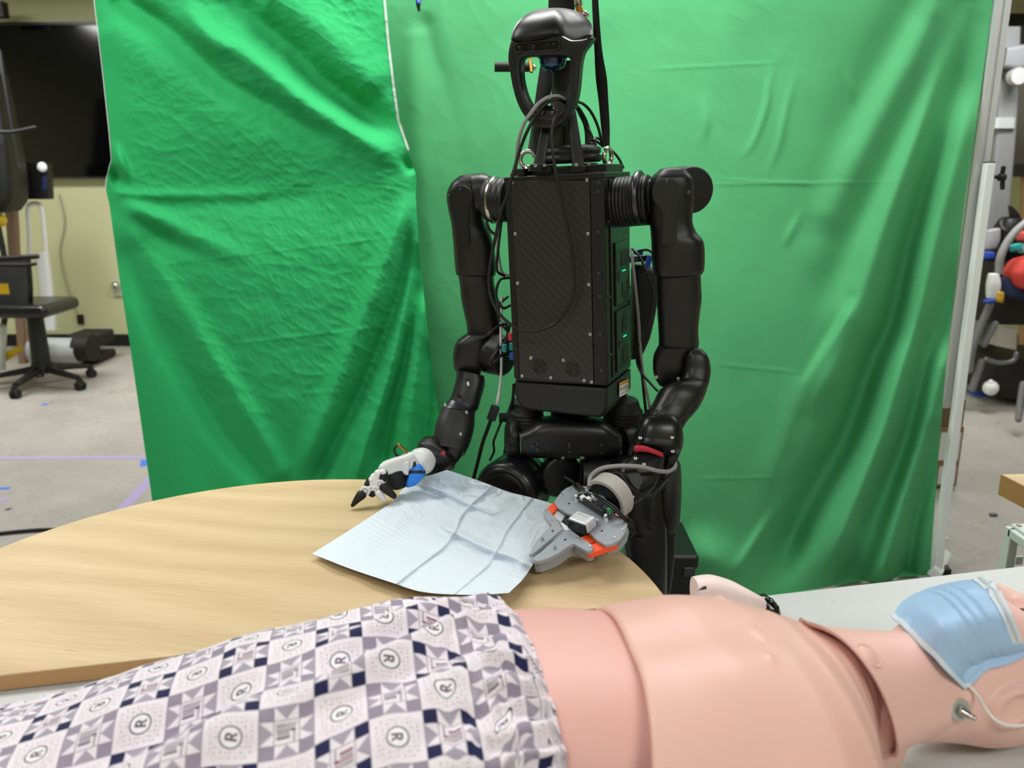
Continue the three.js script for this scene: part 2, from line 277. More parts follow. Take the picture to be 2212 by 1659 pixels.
// folds: [path, height, width on the left of the path, width on the right, taper start, taper end]
function foldDepth(px, py, folds) { let z = 0; for (const [L, h, wl, wr, t0 = 1, t1 = 1] of folds) { const [d, s, t] = segd(px, py, L), w = s < 0 ? wl : wr; if (d > w * 3.2) continue; const k = lerp(t0, t1, t), e = smooth(0, L.q, t) * smooth(0, L.q, 1 - t); z += h * k * e * Math.exp(-0.5 * (d / w) ** 2); } return z; }
function wrinkle(px, py, s, a, z0) {  // thin creases: ridged noise, stretched along the pull of the cloth
  const x = px * Math.cos(a) + py * Math.sin(a), y = -px * Math.sin(a) + py * Math.cos(a);
  const r = (u, v, z) => { const n = Math.abs(nz(u, v, z)); return Math.pow(1 - Math.min(1, n * 2.4), 2.2); };
  return r(x / (s * 2.6), y / s, z0) * 0.6 + r(x / (s * 1.2) + 3, y / (s * 0.6), z0 + 4) * 0.4;
}
function clothMat(hex, scale) {
  const weave = dataTex(256, 256, (x, y) => 0.5 + 0.25 * Math.sin(x * 6.283 * 64) * Math.sin(y * 6.283 * 64) + 0.2 * tile(x, y, 20, 20, 3, 2));
  return std(hex, 0.85, 0, { bumpMap: weave, bumpScale: 0.0001, sheen: 0.12, sheenRoughness: 0.5, sheenColor: new THREE.Color(hex), side: THREE.DoubleSide });
}
function curtain(name, label, z0, left, right, top, y1, nx, ny, depth, mat, hem, edge) {
  const rows = [], bottom = [];
  for (let i = 0; i <= ny; i++) {
    const py = lerp(top, y1, i / ny), r = [];
    for (let j = 0; j <= nx; j++) { const px = lerp(pathAt(left, py), pathAt(right, py), j / nx); const p = at(px, py, z0 + depth(px, py, j / nx)); if (p.y < 0.006) p.y = 0.006 + 0.0; r.push(p); }
    rows.push(r);
  }
  // the hanging cloth has thickness: a back face 1.5 mm behind
  const g = surface(rows, false, false, (i, j) => [j / nx * 2.2, i / ny * 2.6]);
  const t = thing(name, rows[ny][nx >> 1].clone().setY(0), label, 'backdrop');
  part('cloth', g, mat, t);
  hem.forEach((h) => part('hem', h(rows), edge, t, 'pale white selvedge edge'));
  return t;
}
const selvedge = (side, w, i0, i1) => (rows) => { const a = [], b = []; for (let i = i0; i <= i1; i++) { const r = rows[i], n = r.length - 1, p = side ? r[n] : r[0], q = side ? r[n - 1] : r[1], o = p.clone().sub(q).normalize().multiplyScalar(w); a.push(p.clone().add(V(0, 0, 0.002))); b.push(p.clone().add(o).add(V(0, 0, 0.002))); } return surface([a, b]); };
const LEFT_L = [[196, -70], [205, 0], [225, 170], [238, 290], [242, 345], [232, 385], [229, 412], [236, 440], [258, 600], [280, 740], [300, 880], [330, 1090], [352, 1320]];
const LEFT_R = [[824, -70], [828, 0], [836, 90], [848, 190], [858, 260], [880, 325], [897, 372], [900, 382], [898, 420], [905, 540], [918, 660], [934, 800], [952, 930], [966, 1040], [985, 1320]];
const RIGHT_L = [[790, -70], [800, 500], [860, 1320]];
const RIGHT_R = [[2153, -70], [2145, 0], [2125, 150], [2105, 300], [2085, 430], [2065, 600], [2045, 780], [2030, 950], [2015, 1150], [2004, 1320]];
const foldsL = [
  [[[240, -60], [273, 0], [353, 54], [425, 119], [497, 184], [588, 231], [665, 280], [740, 330]], -0.05, 15, 24, 1, 0.3],
  [[[470, -40], [497, 0], [552, 40], [624, 98], [696, 170], [769, 224], [868, 306]], -0.05, 20, 24, 0.6, 1.3],
  [[[380, -10], [443, 72], [534, 123], [642, 210], [732, 268], [888, 368]], 0.032, 18, 18, 1, 0.9],
  [[[225, 40], [262, 90], [335, 137], [440, 200], [560, 280]], 0.022, 26, 34, 0.7, 0.2],
  [[[560, -30], [640, 20], [740, 110], [830, 210]], 0.03, 30, 30, 0.8, 0.6],
  [[[238, 418], [300, 424], [440, 424], [600, 418]], 0.018, 9, 16, 1, 0.2],
  [[[240, 424], [300, 436], [371, 438], [552, 438], [700, 420]], -0.018, 10, 14, 1, 0.15],
  [[[241, 428], [335, 470], [400, 500], [479, 535], [560, 565]], 0.03, 14, 16, 1, 0.2],
  [[[244, 436], [300, 478], [371, 524], [440, 556], [515, 585]], -0.028, 12, 16, 1, 0.1],
  [[[246, 440], [304, 535], [368, 636], [431, 738], [515, 873], [590, 1000], [640, 1090]], 0.06, 22, 44, 0.5, 0.8],
  [[[245, 470], [292, 577], [350, 704], [425, 830], [494, 940], [579, 1040], [640, 1120]], -0.06, 60, 22, 0.5, 1],
  [[[260, 600], [320, 820], [400, 1060], [430, 1160]], 0.02, 40, 40, 0.4, 1],
  [[[893, 400], [844, 535], [790, 670], [747, 780], [690, 920], [640, 1060]], 0.045, 30, 14, 0.7, 0.8],
  [[[896, 440], [878, 560], [850, 660], [812, 760], [760, 880], [705, 991], [670, 1080]], -0.045, 12, 14, 0.7, 0.9],
  [[[899, 450], [892, 560], [872, 690], [836, 830], [790, 960], [760, 1080]], 0.03, 10, 10, 0.5, 1.2],
  [[[903, 520], [895, 640], [872, 780], [840, 910], [815, 1060]], -0.03, 10, 12, 0.8, 1.1],
  [[[912, 620], [905, 760], [885, 900], [870, 1060]], 0.03, 12, 12, 0.8, 1.1],
  [[[925, 720], [925, 860], [915, 960], [912, 1060]], -0.03, 12, 12, 0.9, 1],
  [[[860, 330], [885, 360], [897, 378]], -0.03, 10, 8, 0.6, 1],
  [[[246, 300], [262, 350], [284, 405]], 0.03, 7, 9, 0.6, 1], [[[240, 350], [252, 385], [264, 412]], -0.03, 8, 7, 1, 1],
];
const foldsR = [
  [[[2125, -60], [2112, 0], [2069, 142], [2026, 301], [1966, 516], [1923, 697], [1886, 769], [1823, 937], [1739, 1085], [1690, 1190], [1640, 1300]], -0.1, 30, 26, 0.4, 0.8],
  [[[2115, -40], [2099, 22], [2035, 172], [1970, 344], [1914, 495], [1863, 646], [1800, 800], [1740, 920]], 0.07, 30, 24, 0.4, 0.35],
  [[[2090, -50], [2065, 13], [1970, 224], [1897, 374], [1830, 520], [1760, 700]], -0.05, 26, 24, 0.5, 0.2],
  [[[2050, -50], [1985, 100], [1905, 241], [1820, 400], [1760, 520]], 0.03, 30, 30, 0.6, 0.3],
  [[[2020, -50], [1900, 160], [1800, 360], [1740, 560]], -0.025, 34, 34, 0.7, 0.2],
  [[[2095, 160], [2060, 330], [2010, 520], [1975, 700], [1920, 900], [1850, 1120], [1800, 1300]], 0.055, 24, 28, 0.5, 1],
  [[[2075, 520], [2038, 651], [2004, 739], [1954, 937], [1900, 1060], [1869, 1127], [1836, 1212], [1810, 1300]], -0.05, 22, 20, 0.4, 1],
  [[[2050, 720], [2015, 860], [1980, 1000], [1930, 1160], [1890, 1300]], 0.04, 18, 20, 0.5, 1],
  [[[2036, 900], [2005, 1000], [1975, 1120], [1950, 1300]], -0.03, 14, 16, 0.5, 1],
  [[[1852, 620], [1840, 642], [1790, 722], [1734, 811], [1720, 835]], -0.009, 6, 12, 1, 0.4],
  [[[1850, 640], [1800, 730], [1745, 820], [1690, 960], [1640, 1080]], 0.009, 12, 22, 1, 0.4],
  [[[905, 20], [935, 120], [975, 250], [1000, 420]], -0.009, 16, 26, 1, 0.1],
  [[[903, 20], [895, 130], [900, 280], [930, 520], [960, 800]], 0.009, 18, 20, 1, 0.3],
  [[[1740, 1030], [1690, 1090], [1640, 1160], [1600, 1220], [1575, 1250]], 0.018, 8, 10, 0.6, 0.8],
  [[[1480, 1130], [1540, 1210], [1640, 1270]], 0.035, 30, 40, 0.6, 1],
  [[[1680, 115], [1662, 180], [1655, 230], [1620, 320], [1585, 350]], 0.0035, 6, 6], [[[1730, 120], [1700, 230], [1680, 320], [1650, 390]], 0.0035, 6, 7],
  [[[1740, 440], [1710, 500], [1690, 540]], 0.0035, 7, 7], [[[1825, 130], [1840, 190], [1842, 240]], 0.003, 6, 7], [[[1520, 180], [1525, 240], [1524, 280], [1500, 330]], 0.0035, 7, 9],
];
for (const F of [foldsL, foldsR]) F.forEach((f) => { f[0] = new THREE.CatmullRomCurve3(f[0].map(([x, y]) => V(x, y, 0)), false, 'centripetal').getPoints(f[0].length * 5).map((p) => [p.x, p.y]); f[0].q = Math.hypot(f[0][0][0] - f[0].at(-1)[0], f[0][0][1] - f[0].at(-1)[1]) < 320 ? 0.5 : 0.14; });
// shallow straight creases left from folding
const crease = (px, py, y0, sl, x0, x1) => Math.exp(-(((py - y0 - sl * (px - x0)) / 3.2) ** 2)) * smooth(x0, x0 + 60, px) * (1 - smooth(x1 - 60, x1, px));
const greenL = clothMat(0x25af65), greenR = clothMat(0x4fab70), hemMat = std(0xb9cfc2, 0.8, 0, { side: THREE.DoubleSide });
curtain('green_backdrop', 'left green cloth backdrop, wrinkled, tied in at the sides with folds fanning from the ties', -2.74, LEFT_L, LEFT_R, -70, 1330, 330, 560, (px, py, s) => {
  let z = 1.3 * foldDepth(px, py, foldsL);
  z += 0.06 * Math.sin(Math.PI * s) * (1 - 0.6 * Math.exp(-(((py - 415) / 90) ** 2)));
  const k = smooth(0.02, 0.12, s) * (1 - 0.5 * smooth(0.9, 1, s)) * (1 - 0.75 * smooth(820, 1000, py)) * (1 - 0.7 * smooth(0, -40, px - 0.18 * (py - 440) * 2.4 - 260) * smooth(480, 560, py));
  z += k * (0.0026 * wrinkle(px, py, 34, py < 400 ? 0.55 : 0.25, 1.7) + 0.0018 * wrinkle(px + 40, py, 24, py < 400 ? -0.25 : 1.15, 9.2) + 0.007 * fbm(px / 70, py / 70, 3, 3));
  z += 0.0013 * crease(px, py, 575, -0.12, 330, 880) + 0.0012 * crease(px, py, 240, 0.0, 230, 560) + 0.0018 * crease(px, py, 745, -0.11, 480, 880);
  return z;
}, greenL, [selvedge(0, 0.004, 0, 190), selvedge(1, 0.008, 0, 158)], hemMat);
curtain('green_backdrop', 'right green cloth backdrop, smooth and wide, behind the robot, draped folds at the aluminium post', -2.84, RIGHT_L, RIGHT_R, -70, 1330, 420, 420, (px, py, s) => {
  let z = 1.9 * foldDepth(px, py, foldsR) + (0.10 + 0.23 * (1 - smooth(1450, 2010, px))) * smooth(1000, 1300, px) * smooth(60, 1300, py);
  z += 0.012 * fbm(px / 170, py / 260, 8, 2) + 0.0012 * wrinkle(px, py, 80, 1.2, 4.4) * (1 - smooth(1900, 2000, px)) + 0.0004 * wrinkle(px, py, 30, 0.3, 6.4);
  z += 0.0018 * crease(px, py, 398, -0.012, 1520, 1960) + 0.0014 * crease(px, py, 385, 0.06, 1530, 1800) + 0.0016 * crease(px, py, 785, 0.1, 1530, 1760) + 0.0014 * crease(px, py, 1035, -0.02, 1480, 1760) + 0.0012 * crease(px, py, 150, -0.05, 1390, 1700);
  return z;
}, greenR, [], hemMat);
// ---------------------------------------------------------------- the robot
const robot = thing('humanoid_robot', V(0.13, 0, -1.82), 'black humanoid robot with open oval face frame standing behind the wooden table', 'robot');
{
  const q = new THREE.Quaternion().setFromEuler(new THREE.Euler(0.005, -0.4024, 0.048, 'YXZ')), Tc = V(0.0911, 1.1982, -1.70);
  const X = V(1, 0, 0).applyQuaternion(q), Y = V(0, 1, 0).applyQuaternion(q), Z = V(0, 0, 1).applyQuaternion(q);
  const L = (x, y, z) => Tc.clone().addScaledVector(X, x).addScaledVector(Y, y).addScaledVector(Z, z);
  const local = (g) => g.applyQuaternion(q).translate(Tc.x, Tc.y, Tc.z);
  const F = { o: Tc.clone(), x: X, y: Y, n: Z }, S = { o: L(0.1032, 0, 0), x: Z.clone().negate(), y: Y, n: X };
  const TW = 0.2064, TH = 0.4264, TD = 0.1847;

  // --- torso box
  const torso = part('torso_housing', local(join([boxAt(0, 0, -TD / 2 - 0.002, TW, TH, TD, 0.006), boxAt(0, TH / 2 - 0.004, -TD / 2, TW + 0.006, 0.012, TD + 0.006, 0.003), boxAt(0.005, TH / 2 + 0.008, -TD / 2, 0.19, 0.02, 0.12, 0.003), boxAt(TW / 2 - 0.006, 0, -0.004, 0.016, TH - 0.016, 0.014, 0.004), boxAt(-TW / 2 + 0.006, 0, -0.004, 0.014, TH - 0.016, 0.014, 0.004)])), M.frame, robot);
  // carbon fibre front panel
  const twill = dataTex(512, 512, (x, y) => { const i = Math.floor(x * 32), j = Math.floor(y * 32), t = (i + j) % 4 < 2, g = t ? 21 + 9 * Math.abs(Math.sin(x * 6.283 * 64)) : 31 + 10 * Math.abs(Math.sin(y * 6.283 * 64)); const n = 3 * tile(x, y, 6, 6, 3, 2) + 4 * (rnd() - 0.5); return [g + n + 2, g + n, g + n - 2]; }, true, [7, 7]);
  const carbon = std(0xffffff, 0.42, 0, { map: twill, clearcoat: 0.25, clearcoatRoughness: 0.4 });
  const panelPx = [[1104, 391], [1274, 390], [1283, 827], [1124, 817]];
  const pf = { ...F, o: L(0, 0, -0.001) }, pp = trace(panelPx, F);
  part('front_panel', boxUV(slab(pp, pf, 0.004, 0.001)), carbon, torso, 'carbon fibre front panel with diagonal weave');
  // edge strips with rows of holes
  part('rail', slab(trace([[1276, 388], [1301, 385], [1310, 832], [1285, 829]], F), { ...F, o: L(0, 0, 0) }, 0.004, 0.001), M.dark, torso);
  part('rail', slab(trace([[1092, 392], [1101, 392], [1121, 817], [1116, 821]], F), { ...F, o: L(0, 0, 0) }, 0.004, 0.001), M.dark, torso);
  const hole = new THREE.CylinderGeometry(0.0022, 0.0022, 0.001, 10), hq = quatY(Z);
  for (let i = 0; i < 17; i++) { const t = i / 16; for (const [x0, y0, x1, y1] of [[1276.5, 408, 1287, 822], [1097, 410, 1119, 800]]) { const p = onPlane(lerp(x0, x1, t), lerp(y0, y1, t), L(0, 0, 0.0042), Z); place('bolt_hole', hole, M.cable, torso, p, hq); } }
  const screw = new THREE.LatheGeometry([[0.0009, 0.0007], [0.0012, 0.0018], [0.0031, 0.0018], [0.0036, 0.0008], [0.0036, 0]].map(([r, y]) => new THREE.Vector2(r, y)), 16);
  for (const [px, py] of [[1107, 394], [1268, 389], [1113, 505], [1270, 505], [1118, 612], [1272, 615], [1275, 722], [1147, 773], [1217, 778], [1128, 812], [1190, 816], [1262, 822], [1278, 825]]) place('screw', screw, M.steel, torso, onPlane(px, py, L(0, 0, 0.003), Z), hq);
  for (const [px, py] of [[1294, 394], [1291, 414], [1293, 502], [1293, 590], [1296, 640], [1297, 722], [1299, 800]]) place('screw', screw, M.darkSteel, torso, onPlane(px, py, L(0, 0, 0.004), Z), hq);
  // fan grilles: two rings of slots and a hub
  for (const [px, py] of [[1165, 792], [1237, 797]]) {
    const c = onPlane(px, py, L(0, 0, 0.0032), Z), f = { ...F, o: c }, arcs = [];
    const arc = (r0, r1, a0, a1) => { const o = []; for (let i = 0; i <= 10; i++) { const a = lerp(a0, a1, i / 10); o.push([r1 * Math.cos(a), r1 * Math.sin(a)]); } for (let i = 10; i >= 0; i--) { const a = lerp(a0, a1, i / 10); o.push([r0 * Math.cos(a), r0 * Math.sin(a)]); } return o; };
    for (let k = 0; k < 4; k++) { arcs.push(slab(arc(0.0125, 0.0165, k * 1.571 + 0.2, k * 1.571 + 1.42), f, 0.0012, 0.0003)); arcs.push(slab(arc(0.0075, 0.0105, k * 1.571 + 0.2, k * 1.571 + 1.42), f, 0.0012, 0.0003)); }
    arcs.push(slab(ringPath(0.0048), f, 0.0012, 0.0003));
    part('fan_grille', join(arcs), M.cable, torso);
  }
  // side face: two battery modules with openings and three green lamps each
  const sideFrame = slab(trace([[1314, 388], [1358, 378], [1356, 792], [1322, 816]], S), { ...S, o: L(0.1032, 0, 0) }, 0.003, 0.001);
  part('side_panel', sideFrame, M.shellGloss, torso);
  const sx = (f, y) => [f, y];
  const led = std(0x10c08a, 0.4); led.emissive.set(0x18e0a0); led.emissiveIntensity = 1.6;
  for (const [y0, y1] of [[0.075, -0.055], [-0.065, -0.195]]) {
    const f = { ...S, o: L(0.1062, 0, 0) }, d0 = 0.055, d1 = 0.155, m = part('battery_module', slab([sx(d0, y0), sx(d1, y0), sx(d1, y1), sx(d0, y1)], f, 0.004, 0.001), M.shellGloss, torso);
    const o = L(0.1102, 0, 0), g = { ...S, o };
    part('opening', join([slab([[0.095, y0 - 0.02], [0.13, y0 - 0.02], [0.13, y0 - 0.05], [0.095, y0 - 0.05]], g, 0.0012, 0.0004), slab([[0.095, y1 + 0.045], [0.13, y1 + 0.045], [0.13, y1 + 0.013], [0.095, y1 + 0.013]], g, 0.0012, 0.0004), slab(ringPath(0.011, 20, 0.076, y0 - 0.07), g, 0.0012, 0.0004)]), M.cable, torso);
    for (let i = 0; i < 3; i++) place('status_lamp', new THREE.SphereGeometry(0.0015, 10, 8), led, torso, inFrame(g, 0.103 + i * 0.008, y0 - 0.0615, 0.0004));
  }
  part('latch_strip', slab([[0.16, 0.075], [0.166, 0.075], [0.166, -0.195], [0.16, -0.195]], { ...S, o: L(0.1062, 0, 0) }, 0.002, 0.0005), M.cable, torso);
  part('port_block', local(join([boxAt(0.104, 0.185, -0.07, 0.006, 0.03, 0.05, 0.001), boxAt(0.106, 0.172, -0.06, 0.006, 0.006, 0.03, 0.001)])), M.cable, torso);
  for (const [x, y] of [[0.02, 0.12], [0.02, -0.03], [0.02, -0.15], [0.17, 0.12], [0.17, -0.03]]) place('screw', screw, M.darkSteel, torso, inFrame(S, x, y, 0.003), quatY(X));

  // --- waist shell under the torso
  const wpx = [[1111, 824], [1312, 838], [1312, 882], [1304, 899], [1296, 903], [1140, 886], [1129, 882], [1118, 870], [1111, 850]];
  const waist = part('waist_housing', slab(trace(wpx, F), { ...F, o: L(0, 0, -TD - 0.002) }, TD + 0.004, 0.006), M.shell, robot);
  const lab = canvasTex(256, 256, (c) => {
    c.fillStyle = '#f2f0ea'; c.fillRect(0, 0, 256, 256); c.fillStyle = '#e8a94a'; c.fillRect(0, 0, 256, 66); c.fillStyle = '#7a5a20'; for (let i = 0; i < 9; i++) c.fillRect(20 + i * 24, 26, 16, 12);
    c.fillStyle = '#2a2a30'; for (let i = 0; i < 4; i++) { const x = 84 + i * 40; c.fillRect(x, 96, 30, 8); c.fillRect(x, 96, 8, 62); c.fillRect(x + 22, 96, 8, 62); c.fillRect(x + 6, 122, 20, 8); c.fillRect(x, 150, 30, 8); }
    c.fillRect(24, 92, 10, 70); c.fillRect(40, 92, 10, 70); c.fillRect(24, 92, 40, 10); c.fillRect(56, 110, 10, 52); c.fillRect(24, 196, 26, 22); for (let i = 0; i < 6; i++) c.fillRect(64 + i * 30, 200, 22, 14);
  });
  { const f = { ...S, o: L(0.1064, 0, 0) }, P = [[1338, 827], [1358, 818], [1358, 848], [1338, 858]].map(([x, y]) => onPlane(x, y, f.o, X)); part('sticker', surface([[P[0], P[1]], [P[3], P[2]]], false, false, (i, j) => [j, 1 - i]), std(0xffffff, 0.6, 0, { map: lab, side: THREE.DoubleSide }), waist, 'small white sticker with orange header and dark print'); }
  for (const [px, py] of [[1165, 875], [1225, 881]]) place('bolt_hole', hole, M.cable, waist, onPlane(px, py, L(0, 0, 0.0025), Z), hq);

  // --- pelvis
  const zP = -1.74;
  part('waist_joint', turned([[0, 0], [0.05, 0], [0.055, 0.004], [0.055, 0.02], [0.045, 0.024], [0.045, 0.05], [0, 0.05]], at(1232, 925, zP - 0.06), V(0, 1, 0)), M.dark, robot);
  const pelvis = part('pelvis', join([limb([[1123, 930, 1126, 981, zP, 1.1], [1140, 921, 1140, 983, zP, 1.1], [1168, 905, 1166, 984, zP, 1], [1232, 901, 1230, 985, zP, 1], [1300, 907, 1298, 986, zP, 1], [1328, 926, 1326, 987, zP, 1.1], [1341, 938, 1341, 986, zP, 1.1]], { e: 3.2 })]), M.shell, robot);
  for (const [px, py] of [[1161, 957], [1162, 972], [1230, 960], [1230, 966], [1231, 976], [1299, 962], [1300, 978], [1337, 942], [1340, 954], [1341, 978], [1126, 948], [1150, 964]]) place('screw', screw, M.darkSteel, pelvis, at(px, py, zP + 0.046), quatY(V(-0.1, 0, 1)));
  part('hip_cap', join([limb([[1092, 920, 1092, 972, zP - 0.02, 1.2], [1104, 905, 1106, 984, zP - 0.02, 1.2], [1122, 912, 1124, 982, zP - 0.02, 1.2]], { e: 2.6, round: 0.12 }), limb([[1096, 946, 1118, 944, zP + 0.028, 0.8], [1097, 956, 1119, 954, zP + 0.028, 0.8]], { e: 3, n: 16, sub: 2 }), limb([[1099, 962, 1118, 962, zP + 0.026, 0.8], [1100, 972, 1118, 972, zP + 0.026, 0.8]], { e: 3, n: 16, sub: 2 })]), M.dark, robot);
  part('hip_cap', limb([[1342, 926, 1342, 986, zP - 0.02, 1.1], [1362, 920, 1362, 990, zP - 0.03, 1.1], [1380, 930, 1380, 982, zP - 0.04, 1.1]], { e: 2.6, round: 0.1 }), M.dark, robot);
  const bellow = (p, r) => { const pr = [[0, 0]]; for (let i = 0; i < 5; i++) { pr.push([r * (1 - i * 0.02), i * 0.008], [r * (1.04 - i * 0.02), i * 0.008 + 0.003], [r * (0.96 - i * 0.02), i * 0.008 + 0.006]); } pr.push([r * 0.82, 0.042], [r * 0.7, 0.058], [r * 0.62, 0.062], [0, 0.062]); return turned(pr, p, V(0.02, 1, 0.03)); };
  part('hip_bellows', bellow(at(1134, 921, zP - 0.06), 0.043), M.rubber, robot);
  part('hip_bellows', bellow(at(1345, 917, zP - 0.07), 0.046), M.rubber, robot);

  // --- legs
  const wheel = (name, p, d, r, parent = robot) => part(name, turned([[0, 0.03], [r * 0.6, 0.03], [r * 0.64, 0.026], [r * 0.7, 0.026], [r * 0.72, 0.031], [r * 0.8, 0.031], [r * 0.84, 0.024], [r * 0.9, 0.026], [r, 0.012], [r, -0.03], [r * 0.96, -0.034], [r * 0.96, -0.04], [r, -0.044], [r, -0.07], [r * 0.8, -0.08], [0, -0.08]], p, d, 48), M.shellGloss, parent);
  wheel('hip_motor', at(1099, 1062, -1.70), V(-0.42, 0.05, 1), 0.074);
  part('hip_link', limb([[1175, 992, 1170, 1052, -1.76, 1], [1195, 988, 1192, 1050, -1.76, 1], [1215, 990, 1214, 1046, -1.77, 1]], { e: 2.3 }), M.shell, robot);
  part('hip_link', turned([[0, 0], [0.044, 0], [0.05, 0.006], [0.05, 0.02], [0.044, 0.028], [0, 0.028]], at(1204, 1022, -1.745), V(0.5, 0, 1)), M.shell, robot);
  part('hip_link', limb([[1258, 990, 1256, 1080, -1.72, 1], [1300, 985, 1300, 1090, -1.72, 1], [1350, 985, 1350, 1090, -1.72, 1]], { e: 2.3 }), M.shell, robot);
  wheel('hip_motor', at(1398, 1078, -1.66), V(0.55, 0.05, 0.5), 0.085);
  part('hip_motor', turned([[0, 0], [0.085, 0], [0.088, 0.004], [0.088, 0.012], [0.083, 0.014], [0.088, 0.017], [0.088, 0.025], [0.083, 0.027], [0.088, 0.03], [0.086, 0.045], [0.07, 0.055], [0, 0.055]], at(1412, 1066, -1.72), V(0.9, 0.05, 0.25), 48), M.rubber, robot);
  part('thigh', limb([[1346, 1020, 1425, 1010, -1.68, 0.9], [1340, 1080, 1436, 1070, -1.66, 0.9], [1346, 1160, 1440, 1150, -1.65, 0.9], [1356, 1260, 1440, 1270, -1.66, 0.9], [1362, 1400, 1440, 1400, -1.72, 0.9]], { e: 2.4 }), M.shellGloss, robot);
  part('thigh', limb([[1060, 1060, 1150, 1060, -1.78, 0.9], [1066, 1160, 1150, 1160, -1.78, 0.9], [1080, 1330, 1150, 1330, -1.8, 0.8]], { e: 2.4 }), M.shellGloss, robot);
  part('shin_guard', limb([[1427, 1140, 1458, 1136, -1.70, 1.6], [1424, 1200, 1455, 1200, -1.71, 1.6], [1420, 1290, 1445, 1295, -1.73, 1.6], [1415, 1400, 1437, 1400, -1.76, 1.6]], { e: 3.4 }), M.shell, robot);
  for (const [x, z] of [[0.02, -1.86], [0.31, -1.78]]) {
    part('shin', join([new THREE.CylinderGeometry(0.045, 0.034, 0.44, 24).translate(x, 0.28, z), new THREE.SphereGeometry(0.055, 24, 16).translate(x, 0.5, z)]), M.shell, robot);
    part('foot', rbox(0.1, 0.06, 0.24, 0.02, 3).translate(x - 0.02, 0.03, z + 0.04), M.rubber, robot);
  }

  // --- neck
  const zN = -1.76;
  const bars = (rows, name, opt) => part(name, limb(rows, { e: 4, n: 20, ...opt }), M.frame, robot);
  bars([[1193, 132, 1242, 132, zN - 0.04, 0.5], [1191, 200, 1241, 200, zN - 0.04, 0.5], [1186, 262, 1238, 262, zN - 0.03, 0.5]], 'neck_post');
  bars([[1152, 250, 1235, 246, zN - 0.02, 0.6], [1148, 290, 1232, 290, zN - 0.02, 0.6], [1150, 340, 1236, 340, zN - 0.02, 0.6]], 'neck_post');
  bars([[1170, 276, 1190, 277, zN + 0.03, 0.35], [1162, 310, 1184, 312, zN + 0.04, 0.35], [1154, 354, 1177, 358, zN + 0.05, 0.35]], 'neck_strut');
  bars([[1226, 240, 1244, 240, zN + 0.03, 0.4], [1229, 290, 1252, 290, zN + 0.04, 0.4], [1236, 360, 1263, 362, zN + 0.06, 0.4]], 'neck_strut');
  bars([[1238, 222, 1250, 232, zN - 0.03, 0.5], [1252, 240, 1264, 262, zN - 0.05, 0.5], [1262, 280, 1280, 290, zN - 0.06, 0.5], [1264, 322, 1290, 314, zN - 0.06, 0.5]], 'neck_strut');
  part('neck_collar', turned([[0, 0], [0.062, 0], [0.066, 0.004], [0.066, 0.012], [0.06, 0.016], [0.064, 0.018], [0.064, 0.028], [0.05, 0.034], [0, 0.034]], at(1232, 352, zN - 0.03), Y), M.dark, robot);
  for (const [px, py, z] of [[1163, 362, zN + 0.05], [1180, 364, zN + 0.04], [1250, 366, zN + 0.06], [1275, 360, zN], [1304, 362, zN - 0.02], [1330, 362, zN - 0.05], [1124, 372, zN + 0.02]]) part('clamp_block', boxUV(new RoundedBoxGeometry(0.026, 0.014, 0.024, 2, 0.002)).applyQuaternion(q).translate(...at(px, py, z).toArray()), M.dark, robot);
  for (const [px, py, z] of [[1157, 358, zN + 0.065], [1176, 357, zN + 0.06], [1245, 356, zN + 0.075], [1271, 354, zN + 0.02]]) place('screw', screw, M.steel, robot, at(px, py, z), quatY(V(0, 0.5, 1)));
  const eye = (px, py, r, rt, dirn, z) => { const c = at(px, py, z), ring = new THREE.TorusGeometry(r, rt, 14, 36); ring.applyQuaternion(new THREE.Quaternion().setFromUnitVectors(V(0, 0, 1), dirn.clone().normalize())).translate(c.x, c.y, c.z); const foot = c.clone().addScaledVector(Y, -r - 0.008); part('eyebolt', join([ring, turned([[0, 0], [0.011, 0], [0.012, 0.003], [0.009, 0.008], [0.005, 0.014], [0, 0.014]], foot, Y)]), M.steel, robot, 'polished steel lifting eyebolt'); };
  eye(1141, 345, 0.0165, 0.0045, V(-0.25, 0, 1), -1.76);
  eye(1313, 338, 0.017, 0.0045, V(1, 0, 0.62), -1.76);

  // --- head
  const hn = V(-0.36, -0.06, 1), HF = frameOf(at(1178, 165, -1.695), V(1, 0.03, 0.36), hn), hB = { ...HF, o: HF.o.clone().addScaledVector(HF.n, -0.034) };
  const outer = [[1106, 83], [1100, 96], [1096, 125], [1100, 154], [1106, 188], [1116, 222], [1131, 250], [1149, 269], [1170, 277], [1193, 277], [1214, 268], [1230, 246], [1242, 218], [1248, 185], [1251, 150], [1255, 124], [1260, 110], [1270, 97], [1280, 80], [1257, 85], [1233, 86], [1215, 77], [1199, 71], [1150, 77]];
  const inner = [[1126, 128], [1124, 157], [1130, 193], [1141, 220], [1156, 240], [1172, 250], [1192, 250], [1208, 240], [1220, 222], [1230, 190], [1233, 150], [1229, 126], [1205, 120], [1160, 122], [1135, 123]];
  const hs = (list) => new THREE.CatmullRomCurve3(trace(list, HF).map(([x, y]) => V(x, y, 0)), true, 'centripetal').getPoints(list.length * 5).slice(0, -1).map((p) => [p.x, p.y]);
  const face = part('face_frame', slab(hs(outer), hB, 0.036, 0.007, [hs(inner).reverse()]), M.shell, robot, 'open oval face frame');
